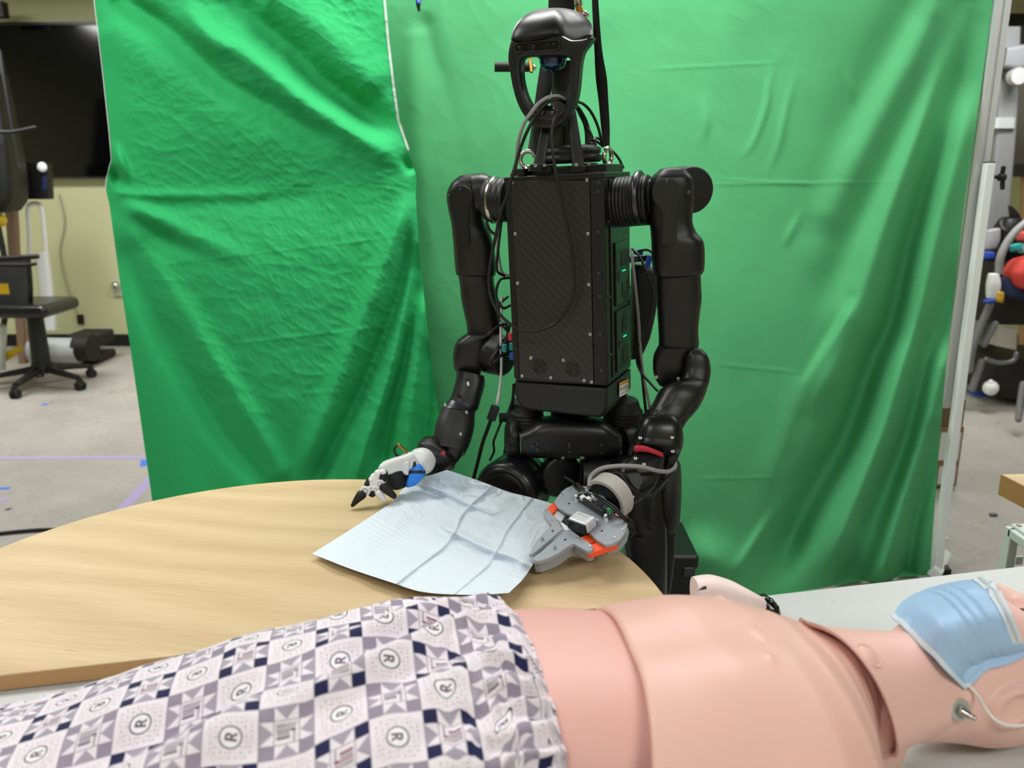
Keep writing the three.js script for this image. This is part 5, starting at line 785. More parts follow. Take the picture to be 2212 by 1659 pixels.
  for (let i = 0; i <= 26; i++) { const t = i / 26, r = []; for (let j = 0; j < 96; j++) {
    const th = j / 96 * 2 * Math.PI, dt = Math.abs(((th + 0.3 + Math.PI) % (2 * Math.PI)) - Math.PI), edgeU = 0.252 + 0.088 * Math.pow(dt / Math.PI, 0.85), re = 0.094 - 0.022 * smooth(0.3, 2.4, dt), cw = lerp(0.115, 0.106, t);
    const u = lerp(edgeU, 0.42, t), rad = lerp(re, 0.0592, Math.pow(t, 0.6)), vc = lerp(0.432, 0.412, t);
    r.push(B(u, vc + rad * Math.sin(th), Math.max(0.012, cw + rad * Math.cos(th) * (Math.cos(th) < 0 ? 0.86 : 1)))); } fl.push(r); }
  for (const r of fl) flIn.push(r.map((p, j) => { const c = r.reduce((s, q) => s.add(q), V(0, 0, 0)).divideScalar(r.length); return p.clone().lerp(c, 0.05); }));
  const flap = surface([...flIn.slice().reverse(), ...fl], true);
  part('head', join([fixed, flap]), skin3, manikin, 'bald head with flared neck collar');
  // disc on the collar, bolt behind the jaw, eye
  const onTop = (px, py, w) => onPlane(px, py, B(0, 0, w), V(0, 1, 0));
  { let best = 1e9, c, nrm; for (let i = 1; i < 26; i++) for (let j = 0; j < 95; j++) { const p = fl[i][j], v = pxOf(p), d = Math.hypot(v[0] - 1881, v[1] - 1412), n = fl[i + 1][j].clone().sub(p).cross(fl[i][j + 1].clone().sub(p)).normalize(); if (n.dot(p.clone().sub(B(0.35, 0.42, 0.1))) < 0) n.negate(); if (d < best && n.dot(p.clone().sub(camera.position)) < 0) { best = d; c = p; nrm = n; } } part('skin_disc', turned([[0, 0.0032], [0.005, 0.0027], [0.0095, 0.0015], [0.0125, 0.0003], [0.0135, -0.0004], [0.0142, 0.0005], [0.0152, 0.0005], [0.0158, -0.003], [0, -0.003]], c, nrm, 36), skin3, manikin); }
  const bh = hit(2068, 1530), boltN = bh.n, boltP = bh.p.clone().addScaledVector(bh.n, 0.0035);
  const stud = part('stud_washer', turned([[0, 0], [0.0125, 0], [0.0125, 0.001], [0.0085, 0.0016], [0.0075, 0.0006], [0, 0.0006]], boltP, boltN, 30), std(0xb9bbb6, 0.4, 0.5), manikin, 'grey washer behind the jaw');
  part('stud', turned([[0, 0], [0.006, 0], [0.006, 0.005], [0.0045, 0.006], [0.0045, 0.011], [0.003, 0.012], [0.003, 0.018], [0, 0.019]], boltP, boltN.clone().add(V(0.3, -0.25, 0)), 20), M.steel, stud, 'bright steel stud');
  for (const v of [0.35, 0.396]) { const c = B(0.558, v, 0.168); const e = part('eye', new THREE.SphereGeometry(0.0095, 24, 16).translate(c.x, c.y, c.z), std(0xe9e4de, 0.15), manikin); part('iris', turned([[0, 0.0012], [0.0045, 0.0006], [0.0052, -0.001], [0, -0.001]], c.clone().add(V(0, 0.0088, 0.001)), V(0, 1, 0.1), 20), std(0x2a1d18, 0.1), e); part('eyelid', bedGeo(new THREE.TorusGeometry(0.0105, 0.0014, 8, 28).scale(0.75, 1.15, 1).translate(0.558, v, 0.1735)), skin3, e); }

  // trousers: patterned cotton with an elastic waist
  const print = canvasTex(1024, 1024, (c) => {
    let s = 5; const r = () => (s = (s * 16807) % 2147483647) / 2147483647, pale = '#ece3ea', mauve = '#a79fae', line = '#7b7387', navy = '#161a48', ink = '#4a4657', wine = '#82304f';
    c.fillStyle = pale; c.fillRect(0, 0, 1024, 1024);
    const mark = (x, y, a) => { c.save(); c.translate(x, y); c.rotate(a); c.lineWidth = 15; c.strokeStyle = ink; c.fillStyle = '#f4eff4'; c.beginPath(); c.arc(0, 0, 103, 0, 7); c.fill(); c.stroke(); c.fillStyle = ink; c.font = 'bold 158px sans-serif'; c.textAlign = 'center'; c.textBaseline = 'middle'; c.fillText('R', 0, 6); c.restore(); };
    const A = (x, y, a) => { c.save(); c.translate(x, y); c.fillStyle = pale; c.fillRect(0, 0, 512, 512);
      for (let i = 0; i < 9; i++) for (let j = 0; j < 9; j++) { const px = 68 + i * 47, py = 68 + j * 47, d = Math.hypot(px - 256, py - 256); if (d < 118 || d > 236) continue; c.fillStyle = c.strokeStyle = (i + j) % 2 ? '#b3a8b3' : '#c3b9c4'; c.lineWidth = 3; const k = (i * 3 + j * 5) % 7; c.beginPath(); if (k < 2) { c.moveTo(px, py - 24); c.lineTo(px + 28, py); c.lineTo(px, py + 24); c.lineTo(px - 28, py); c.closePath(); c.stroke(); } else { const q = k % 2 ? 1 : -1; c.moveTo(px - 14 * q, py - 14); c.lineTo(px + 12 * q, py); c.lineTo(px - 14 * q, py + 14); c.closePath(); c.fill(); } }
      mark(256, 256, a); c.restore(); };
    const Bk = (x, y, corner, red) => { c.save(); c.translate(x, y); const a = 140, b = 372; c.fillStyle = pale; c.fillRect(0, 0, 512, 512); c.fillStyle = corner; for (const [p, q] of [[0, 0], [b, 0], [0, b], [b, b]]) c.fillRect(p, q, a, a);
      c.fillStyle = mauve; const tri = (...P) => { c.beginPath(); c.moveTo(P[0], P[1]); for (let i = 2; i < P.length; i += 2) c.lineTo(P[i], P[i + 1]); c.closePath(); c.fill(); };
      tri(a, 0, b, 0, 256, a - 8); tri(a, 512, b, 512, 256, b + 8); tri(0, a, 0, b, a - 8, 256); tri(512, a, 512, b, b + 8, 256);
      c.strokeStyle = line; c.lineWidth = 8; c.strokeRect(a, a, b - a, b - a); for (const k of [a, b]) { c.beginPath(); c.moveTo(k, 0); c.lineTo(k, 512); c.moveTo(0, k); c.lineTo(512, k); c.stroke(); }
      // the little building emblem with a word beside it
      c.save(); c.translate(256, 256); if (!red) c.rotate(Math.PI); c.fillStyle = '#565061'; for (let i = 0; i < 15; i++) { c.save(); c.translate(-74 + i * 11.5, 38); c.transform(1, 0, i < 7 ? -0.5 + i * 0.07 : 0, 1, 0, 0); c.fillRect(0, 0, 6, 52); c.restore(); } for (let i = 0; i < 11; i++) c.fillRect(-26 + i * 11, -34, 6, 46);
      c.fillStyle = red ? wine : '#565061'; c.fillRect(-84, 16, 180, 13); c.fillRect(-30, -64, 124, 24); c.fillRect(-84, 0, 46, 22);
      c.rotate(-Math.PI / 2); c.font = 'bold 34px sans-serif'; c.fillStyle = '#4a4657'; c.fillText('REGAL', 4, -58); c.restore(); c.strokeStyle = line; c.lineWidth = 8; c.strokeRect(0, 0, 512, 512); c.restore(); };
    A(0, 0, -Math.PI / 2 + 0.1); Bk(512, 0, '#978d9f', false); Bk(0, 512, navy, true); A(512, 512, Math.PI / 2);
  });
  print.repeat.set(1, 1);
  const tr = [[-1.0, 0.35, 0.15, 0.085, 2.2], [-0.75, 0.355, 0.165, 0.106, 2.2], [-0.6, 0.362, 0.175, 0.13, 2.2], [-0.45, 0.372, 0.185, 0.172, 2.2], [-0.35, 0.378, 0.19, 0.199, 2.2], [-0.25, 0.376, 0.19, 0.21, 2.25], [-0.15, 0.378, 0.184, 0.215, 2.3], [-0.09, 0.383, 0.177, 0.208, 2.3], [-0.062, 0.385, 0.171, 0.203, 2.3]];
  const trows = [], NU = 360, NV = 260;
  // folds across the cloth in (u, v): [u0, v0, u1, v1, height, width]
  const creases = [[-0.08, 0.27, -0.3, 0.36, 0.012, 0.014], [-0.1, 0.3, -0.34, 0.42, -0.012, 0.016], [-0.12, 0.33, -0.36, 0.47, 0.012, 0.014], [-0.1, 0.37, -0.3, 0.47, -0.01, 0.014], [-0.14, 0.24, -0.3, 0.29, 0.007, 0.012], [-0.3, 0.42, -0.55, 0.5, 0.016, 0.03], [-0.34, 0.38, -0.6, 0.42, -0.022, 0.03], [-0.07, 0.4, -0.2, 0.46, 0.007, 0.012], [-0.07, 0.46, -0.22, 0.51, -0.008, 0.014], [-0.45, 0.25, -0.33, 0.33, 0.004, 0.012], [-0.08, 0.33, -0.17, 0.35, 0.006, 0.01]];
  for (let i = 0; i <= NU; i++) { const u = lerp(-1.0, -0.062, i / NU), [vc, a, h, e] = table1(tr, u), r = []; for (let j = 0; j <= NV; j++) {
    const p = Math.PI * lerp(-0.12, 1.12, j / NV), C = Math.cos(p), S = Math.sin(p); let v = vc - a * sp(C, 2 / e), w = h / 2 + h / 2 * sp(S, 2 / e);
    let off = 0.0015 + (0.0035 + 0.004 * smooth(-0.2, -0.09, u)) * fbm(u * 14, p * 3.2 + 4 * smooth(-0.2, -0.08, u) * p, 3, 3) * smooth(-0.02, -0.12, u);
    if (w > 0.03) for (const [u0, v0, u1, v1, hh, ww] of creases) { const dx = u1 - u0, dy = v1 - v0, t = clamp(((u - u0) * dx + (v - v0) * dy) / (dx * dx + dy * dy), 0, 1), d = Math.hypot(u - u0 - t * dx, v - v0 - t * dy); off += hh * 1.15 * Math.sin(Math.PI * clamp(0.12 + t * 0.88, 0, 1)) * Math.exp(-((d / ww) ** 2)); }
    const g = smooth(-0.16, -0.075, u), amp = 0.0058 * g * smooth(-0.062, -0.075, u) + 0.0012 * g; off += amp * Math.sin(p * 34 + 2.5 * nz(u * 20, p * 5, 1) + 3 * nz(p * 3, 0, 5)) + 0.003 * g * smooth(-0.064, -0.07, u);
    off -= 0.002 * Math.exp(-(((u + 0.082) / 0.006) ** 2));
    const nl = Math.hypot(C / a, S / (h / 2)), nv = -C / a / nl, nw = S / (h / 2) / nl;
    v += nv * off; w += nw * off; r.push(B(u + 0.004 * nz(p * 6, 2, 2) * g, v, Math.max(0.002, w))); } trows.push(r); }
  const arc = trows.map((r) => { const l = [0]; for (let j = 1; j < r.length; j++) l.push(l[j - 1] + r[j].distanceTo(r[j - 1])); return l; });
  const mid = Math.floor(NV * 0.42), P0 = 0.1;
  const tg = surface(trows, false, false, (i, j) => [(lerp(-1.0, -0.062, i / NU)) / P0 + 0.9, -(arc[i][j] - arc[i][mid]) / P0 + 0.42]);
  part('trousers', tg, std(0xffffff, 0.85, 0, { map: print, side: THREE.DoubleSide, sheen: 0.15, sheenRoughness: 0.6, sheenColor: new THREE.Color(0.8, 0.8, 0.85) }), manikin, 'mauve and navy patchwork print trousers with gathered waist');
}

// ---------------------------------------------------------------- face mask over the manikin's mouth
{
  const P = (px, py, w) => onPlane(px, py, B(0, 0, w), V(0, 1, 0)), { headF, bedOf } = manikin.userData.probe; delete manikin.userData.probe;
  // rows from chin edge to nose edge, each from the far cheek to the near cheek: [px, py, w]
  const ctl = [
    [[1926, 1335, 0.158], [1958, 1364, 0.168], [2000, 1406, 0.172], [2044, 1451, 0.16], [2084, 1491, 0.132]],
    [[1950, 1298, 0.152], [1988, 1322, 0.185], [2030, 1366, 0.198], [2072, 1422, 0.172], [2108, 1464, 0.128]],
    [[2000, 1272, 0.150], [2040, 1294, 0.192], [2080, 1342, 0.208], [2116, 1402, 0.178], [2142, 1455, 0.128]],
    [[2062, 1256, 0.150], [2096, 1280, 0.192], [2132, 1332, 0.21], [2160, 1394, 0.18], [2178, 1443, 0.13]],
    [[2132, 1248, 0.152], [2158, 1278, 0.184], [2186, 1328, 0.203], [2208, 1384, 0.18], [2222, 1428, 0.135]],
  ].map((r) => r.map((c) => P(...c)));
  const across = ctl.map((r) => new THREE.CatmullRomCurve3(r, false, 'centripetal')), nS = 120, nT = 80, rows = [];
  for (let i = 0; i <= nS; i++) { const s = i / nS, r = []; for (let j = 0; j <= nT; j++) { const t = j / nT, c = new THREE.CatmullRomCurve3(across.map((a) => a.getPoint(t)), false, 'centripetal'), p = c.getPoint(s);
    let lift = 0; for (const [k, d] of [[0.47, 1], [0.56, 1], [0.665, 1]]) { const q = s - k - 0.05 * Math.sin(Math.PI * t); lift += 0.0042 * d * (q > 0 ? Math.exp(-q * 45) : 0) * Math.sin(Math.PI * clamp(t * 1.05, 0, 1)) ** 0.4; }
    lift += 0.004 * nz(s * 5, t * 4, 3) * Math.sin(Math.PI * t) * (1 - s) + 0.006 * Math.exp(-(((s - 0.28) / 0.06) ** 2) - (((t - 0.6) / 0.25) ** 2)) - 0.005 * Math.exp(-(((s - 0.38) / 0.05) ** 2) - (((t - 0.68) / 0.2) ** 2));
    p.y += lift;
    for (let q = 0; q < 6; q++) { const b = bedOf(p), f = headF(...b); if (f > 0.004) break; const e = 0.003, g = [0, 1, 2].map((k) => { const a = b.slice(), c2 = b.slice(); a[k] += e; c2[k] -= e; return headF(...a) - headF(...c2); }), l = Math.hypot(...g) || 1; p.addScaledVector(bedD, g[0] / l * (0.0042 - f) * 0.5).addScaledVector(bedN, g[1] / l * (0.0042 - f) * 0.5).add(V(0, Math.max(0.3, g[2] / l) * (0.0042 - f), 0)); }
    r.push(p); } rows.push(r); }
  const fabric = canvasTex(512, 512, (c) => { c.fillStyle = '#a3c4e6'; c.fillRect(0, 0, 512, 512); let s = 9; const r = () => (s = (s * 16807) % 2147483647) / 2147483647; for (let i = 0; i < 5000; i++) { c.fillStyle = r() > 0.5 ? 'rgba(255,255,255,0.10)' : 'rgba(60,110,190,0.08)'; c.fillRect(r() * 512, r() * 512, 2, 2); }
    c.fillStyle = 'rgba(70,110,170,0.45)'; for (let k = 0; k < 17; k++) { for (let y = 0; y < 6; y++) c.fillRect(250 + k * 14, 6 + y * 7, 4, 4); } });
  const mm = std(0xffffff, 0.55, 0, { map: fabric, side: THREE.DoubleSide, sheen: 0.3, sheenRoughness: 0.4, sheenColor: new THREE.Color(0.7, 0.8, 1) });
  const t = thing('face_mask', P(2060, 1370, 0.02).setY(BED_Y + 0.1), 'light blue pleated surgical face mask lying over the manikin mouth and nose', 'face mask');
  part('mask_fabric', surface(rows, false, false, (i, j) => [i / nS, 1 - j / nT]), mm, t);
  const strip = (i0, i1) => { const a = rows[i0].map((p) => p.clone().add(V(0, 0.0012, 0))), b = rows[Math.round((i0 + i1) / 2)].map((p) => p.clone().add(V(0, 0.0018, 0))), c = rows[i1].map((p) => p.clone().add(V(0, 0.0012, 0))); return surface([a, b, c]); };
  const trim = std(0xd3dbe4, 0.6, 0, { side: THREE.DoubleSide });
  part('binding', strip(0, 7), trim, t, 'whitish stitched lower edge'); part('binding', strip(nS - 14, nS), trim, t, 'whitish stitched nose edge');
  part('nose_wire', surface([nS - 9, nS - 5].map((i) => rows[i].map((p) => p.clone().add(V(0, 0.0026, 0))))), std(0xbfc4c8, 0.5, 0, { side: THREE.DoubleSide }), t);
  part('side_seam', surface([nT, nT - 3].map((j) => rows.map((r) => r[j].clone().add(V(0, 0.0012, 0))))), std(0xa9c6e6, 0.6, 0, { side: THREE.DoubleSide }), t);
  const loop = (pts) => part('ear_loop', tube(pts, 0.0016, 40, 8), std(0xecebe6, 0.7), t);
  loop([rows[6][nT - 3].clone().add(V(0, 0.002, 0)), P(2110, 1500, 0.128), P(2130, 1532, 0.122), P(2150, 1555, 0.117), P(2176, 1566, 0.112), P(2215, 1566, 0.108), P(2250, 1552, 0.105), P(2262, 1500, 0.115), rows[nS - 3][nT - 2].clone().add(V(0, 0.001, 0))]);
}
// ---------------------------------------------------------------- things lying behind the chest
{
  const P = (px, py, w) => onPlane(px, py, B(0, 0, w), V(0, 1, 0));
    const pts = [[1500, 1278, 0.06, 0.022], [1532, 1276, 0.06, 0.024], [1570, 1284, 0.055, 0.022], [1610, 1298, 0.045, 0.018], [1646, 1308, 0.03, 0.012]], c = new THREE.CatmullRomCurve3(pts.map(([x, y, w]) => P(x, y, w))), fr = c.computeFrenetFrames(30), R = [];
  for (let i = 0; i <= 30; i++) { const u = i / 30, f = u * 4, k = Math.min(3, Math.floor(f)), r = lerp(pts[k][3], pts[k + 1][3], f - k), p = c.getPoint(u); R.push(Array.from({ length: 24 }, (_, j) => { const a = j / 24 * 2 * Math.PI, q = p.clone().addScaledVector(fr.normals[i], r * sp(Math.cos(a), 0.8)).addScaledVector(fr.binormals[i], r * sp(Math.sin(a), 0.8)); q.y = Math.max(q.y, BED_Y + 0.003); return q; })); }
  const arm = part('arm', surface(R, true, true), std(0xf2ddd8, 0.5), manikin, 'paler pink far arm with a dark mark');
  part('mark', slab(trace([[1507, 1276], [1517, 1268], [1525, 1266], [1526, 1273]], frameOf(P(1516, 1272, 0.105), V(1, 0, 0), V(0, 0.8, 1))), frameOf(P(1516, 1272, 0.105), V(1, 0, 0), V(0, 0.8, 1)), 0.003, 0.0005), M.dark, arm, 'small dark mark');
  solo('black_pouch', (() => { const q = [[1624, 1306, 0.03, 0.014], [1646, 1308, 0.028, 0.018], [1664, 1320, 0.022, 0.016], [1680, 1336, 0.012, 0.008]].map(([x, y, w, r]) => ({ p: P(x, y, w), r })), R2 = [], cc = new THREE.CatmullRomCurve3(q.map((k) => k.p)), f2 = cc.computeFrenetFrames(20); for (let i = 0; i <= 20; i++) { const f = i / 20 * 3, k = Math.min(2, Math.floor(f)), r = lerp(q[k].r, q[k + 1].r, f - k), p = cc.getPoint(i / 20); R2.push(Array.from({ length: 20 }, (_, j) => { const a = j / 20 * 2 * Math.PI, n = 1 + 0.25 * nz(i * 0.5, j * 0.6, 3), z = p.clone().addScaledVector(f2.normals[i], r * n * Math.cos(a)).addScaledVector(f2.binormals[i], r * n * Math.sin(a)); z.y = Math.max(z.y, BED_Y + 0.001); return z; })); } return surface(R2, true, true); })(), std(0x0a0a0b, 0.2), 'crumpled shiny black plastic behind the manikin chest on the white table', 'plastic wrap');
}
// ---------------------------------------------------------------- aluminium backdrop stand on the right
{
  const z = -2.86;
  const st = thing('backdrop_stand', V(1.59, 0, z), 'tall aluminium post with white support tube at the right edge of the green cloth', 'stand');
  // slotted extrusion: outline with T-slots, extruded upwards
  const px = at(2163, 0, z), pb = at(2030, 1230, z), x = (px.x + pb.x) / 2 - 0.03;
  const prof = []; const h = 0.023, s = 0.005, d = 0.007; for (let k = 0; k < 4; k++) { const a = k * Math.PI / 2, c = Math.cos(a), q = Math.sin(a); for (const [u, v] of [[h, -h], [h, -s], [h - d, -s], [h - d, s], [h, s]]) prof.push([u * c - v * q, u * q + v * c]); }
  const top = at(2163, -60, z), ex = slab(prof, { o: V(x, at(2040, 878, z).y, z), x: V(1, 0, 0), y: V(0, 0, -1), n: V(0, 1, 0) }, CEIL_Y - 0.23 - at(2040, 878, z).y, 0.0008);
  part('upright', ex, M.alu, st);
  part('cross_beam', slab(prof, { o: V(x, CEIL_Y - 0.3, z), x: V(0, 0, 1), y: V(0, 1, 0), n: V(-1, 0, 0) }, 4.4, 0.0008), M.alu, st);
  part('upright', slab(prof, { o: V(x - 4.4, 0.02, z), x: V(1, 0, 0), y: V(0, 0, -1), n: V(0, 1, 0) }, CEIL_Y - 0.25, 0.0008), M.alu, st);
  const w = std(0xe3e8e8, 0.35), a = at(2137, 352, z + 0.05), b = onY(2021, 1238, 0.02);
  const tubeD = a.clone().sub(b); part('support_tube', along(rbox(0.03, tubeD.length(), 0.03, 0.004).translate(0, tubeD.length() / 2, 0), b, tubeD), w, st, 'square white tube in front of the post');
  part('tube_cap', along(rbox(0.028, 0.008, 0.028, 0.003), a, tubeD), M.rubber, st);
  const kp = at(2150, 382, z + 0.05); part('clamp_knob', join([along(new THREE.CylinderGeometry(0.0065, 0.0065, 0.04, 14), kp, V(1, 0, 0)), along(new THREE.CylinderGeometry(0.012, 0.012, 0.02, 18), at(2164, 383, z + 0.05), V(1, 0, 0)), along(rbox(0.03, 0.014, 0.012, 0.005), at(2166, 372, z + 0.05), V(1, 0, 0.2)).translate(0, 0.006, 0), along(rbox(0.03, 0.014, 0.012, 0.005), at(2166, 396, z + 0.05), V(1, 0, -0.2)).translate(0, -0.006, 0)]), M.rubber, st, 'black clamping knob');
  const ft = onY(2020, 1238, 0.03), fe = onY(2038, 1198, 0.03), fd = fe.clone().sub(ft); part('foot', along(rbox(0.036, fd.length() + 0.02, 0.04, 0.004), ft.clone().lerp(fe, 0.5), fd), w, st); part('foot_pad', (() => { const p = onY(2040, 1234, 0.02); return rbox(0.03, 0.04, 0.05, 0.008).translate(p.x, 0.02, p.z); })(), M.rubber, st);
}
// black case behind the robot's leg
{
  const b = onY(1480, 1290, 0), t = thing('equipment_case', V(b.x + 0.02, 0, -2.2), 'low black equipment case on the floor behind the robot leg', 'case');
  const z = -2.2, p0 = at(1452, 1285, z), p1 = at(1506, 1200, z), w = p1.x - p0.x + 0.06, cx = (p0.x + p1.x) / 2 - 0.03;
  part('case_body', boxAt(cx, p1.y * 0.45, z - 0.12, w, p1.y * 0.9, 0.24, 0.012), M.rubber, t); part('lid', boxAt(cx, p1.y * 0.94, z - 0.12, w + 0.012, p1.y * 0.12, 0.252, 0.01), M.frame, t);
  part('latch', join([boxAt(cx - 0.03, p1.y * 0.86, z + 0.004, 0.03, 0.03, 0.01, 0.003), boxAt(cx + 0.04, p1.y * 0.86, z + 0.004, 0.03, 0.03, 0.01, 0.003)]), M.darkSteel, t);
}
// ---------------------------------------------------------------- far left: screen, stand, chair
{
  const z = ZB + 0.085, a = at(-190, 48, z), b = at(262, 386, z), cx = (a.x + b.x) / 2, cy = (a.y + b.y) / 2, w = b.x - a.x, h = a.y - b.y;
  const t = thing('television', V(cx, cy, ZB), 'large wall mounted black television above the office chair', 'television');
  part('housing', boxAt(cx, cy, z - 0.035, w, h, 0.05, 0.008), M.dark, t); part('screen', boxAt(cx, cy, z - 0.008, w - 0.03, h - 0.03, 0.006, 0.002), std(0x060608, 0.12), t);
  part('bezel', join([boxAt(cx, cy + h / 2 - 0.009, z - 0.004, w, 0.02, 0.014, 0.003), boxAt(cx, cy - h / 2 + 0.009, z - 0.004, w, 0.014, 0.014, 0.003), boxAt(cx + w / 2 - 0.006, cy, z - 0.004, 0.012, h, 0.014, 0.003), boxAt(cx - w / 2 + 0.006, cy, z - 0.004, 0.012, h, 0.014, 0.003)]), M.darkSteel, t);
}
{
  const z = -6.2, P = (x, y, dz = 0) => at(x, y, z + dz), fl = onY(125, 785, 0), t = thing('rolling_stand', V(P(100, 600).x, 0, z), 'white column stand with silver drum base and small black monitor behind the office chair', 'stand');
  part('monitor', limb([[22, 352, 108, 352, z, 0.35], [20, 390, 110, 390, z, 0.35], [22, 430, 112, 430, z, 0.35]], { e: 6 }), M.dark, t); part('dial', new THREE.SphereGeometry(0.035, 20, 14).scale(1, 1, 0.5).translate(...P(91, 361, 0.1).toArray()), M.white, t, 'round white dial');
  part('side_strip', limb([[92, 380, 103, 380, z + 0.1, 0.4], [90, 410, 101, 410, z + 0.1, 0.4]], { e: 4, n: 16, sub: 2 }), std(0x141d48, 0.6), t, 'dark blue strip');
  part('handle_frame', join([tube([P(64, 556), P(63, 500), P(61, 448), P(66, 441), P(84, 441), P(89, 448), P(96, 500), P(100, 556)], 0.016, 40, 10)]), M.whitePlastic, t);
  part('column', limb([[78, 545, 103, 543, z, 0.7], [84, 600, 110, 598, z, 0.7], [92, 660, 117, 660, z, 0.7], [98, 712, 122, 712, z, 0.7]], { e: 4 }), M.whitePlastic, t);
  part('drum', along(new THREE.CylinderGeometry(0.095, 0.095, 0.36, 36), P(122, 757, 0.12), V(1, 0, 0.05)), std(0xb4b7ba, 0.4, 0.2), t, 'silver drum base'); part('drum_end', along(new THREE.CylinderGeometry(0.1, 0.1, 0.12, 30), P(184, 752, 0.12), V(1, 0, 0.05)), M.rubber, t);
  part('base', (() => { const p = P(150, 782); return boxAt(p.x, 0.035, z - 0.1, 0.5, 0.06, 0.3, 0.02); })(), M.rubber, t); part('base_cover', (() => { const p = P(178, 735); return boxAt(p.x + 0.02, p.y, z - 0.1, 0.24, 0.1, 0.26, 0.02); })(), M.rubber, t);
}
{
  // office chair: back, arms, seat, lift, five star base
  const z = -5.5, base = onY(88, 838, 0), c = V(base.x, 0, z), P = (x, y, dz = 0) => at(x, y, z + dz), t = thing('office_chair', c, 'black swivel office chair with five wheeled feet, partly cut by the left edge', 'chair');
  part('backrest', limb([[-40, 566, 66, 560, z - 0.1, 0.12], [-46, 600, 66, 596, z - 0.08, 0.16], [-44, 650, 62, 640, z - 0.04, 0.14], [-30, 690, 56, 680, z, 0.12]], { e: 4 }), M.rubber, t);
  part('armrest', join([capped([P(-30, 560, 0.14), P(30, 557, 0.14), P(80, 554, 0.14)], 0.016, 20, 10), capped([P(-20, 572, 0.16), P(60, 572, 0.16), P(76, 570, 0.16)], 0.012, 20, 10)]), M.dark, t); part('armrest_post', capped([P(62, 570, 0.12), P(66, 620, 0.12), P(66, 660, 0.1)], 0.015, 16, 10), M.dark, t);
  const sc = P(60, 662); part('seat', rbox(0.5, 0.085, 0.46, 0.04, 5).translate(sc.x, sc.y, z + 0.02), std(0x111113, 0.28), t, 'glossy black padded seat');
  part('tag', boxUV(new RoundedBoxGeometry(0.09, 0.07, 0.006, 2, 0.003)).translate(...P(4, 624, 0.13).toArray()), std(0xe0b51a, 0.6), t, 'yellow label on the backrest');
  part('lift', join([new THREE.CylinderGeometry(0.05, 0.06, sc.y - 0.12, 24).translate(c.x, 0.1 + (sc.y - 0.12) / 2, z), new THREE.CylinderGeometry(0.065, 0.065, 0.07, 24).translate(c.x, 0.13, z)]), M.dark, t);
  for (let k = 0; k < 5; k++) { const a = 0.35 + k * 2 * Math.PI / 5, e = V(c.x + 0.31 * Math.cos(a), 0.085, z + 0.31 * Math.sin(a)), r = []; const s = V(c.x, 0.13, z), sd = V(-Math.sin(a), 0, Math.cos(a)); for (let i = 0; i <= 8; i++) { const q = i / 8, p = s.clone().lerp(e, q), wd = lerp(0.034, 0.02, q), hh = lerp(0.026, 0.015, q); r.push(Array.from({ length: 16 }, (_, j) => p.clone().addScaledVector(sd, wd * sp(Math.cos(j / 8 * Math.PI), 0.7)).add(V(0, hh * sp(Math.sin(j / 8 * Math.PI), 0.7), 0)))); }
    part('foot', surface(r, true, true), M.dark, t); const w = V(c.x + 0.32 * Math.cos(a), 0.03, z + 0.32 * Math.sin(a)); part('caster', join([along(new THREE.CylinderGeometry(0.03, 0.03, 0.018, 20), w.clone().addScaledVector(sd, 0.016), sd), along(new THREE.CylinderGeometry(0.03, 0.03, 0.018, 20), w.clone().addScaledVector(sd, -0.016), sd), new THREE.CylinderGeometry(0.018, 0.024, 0.045, 16).translate(w.x, 0.062, w.z)]), M.rubber, t); }
}
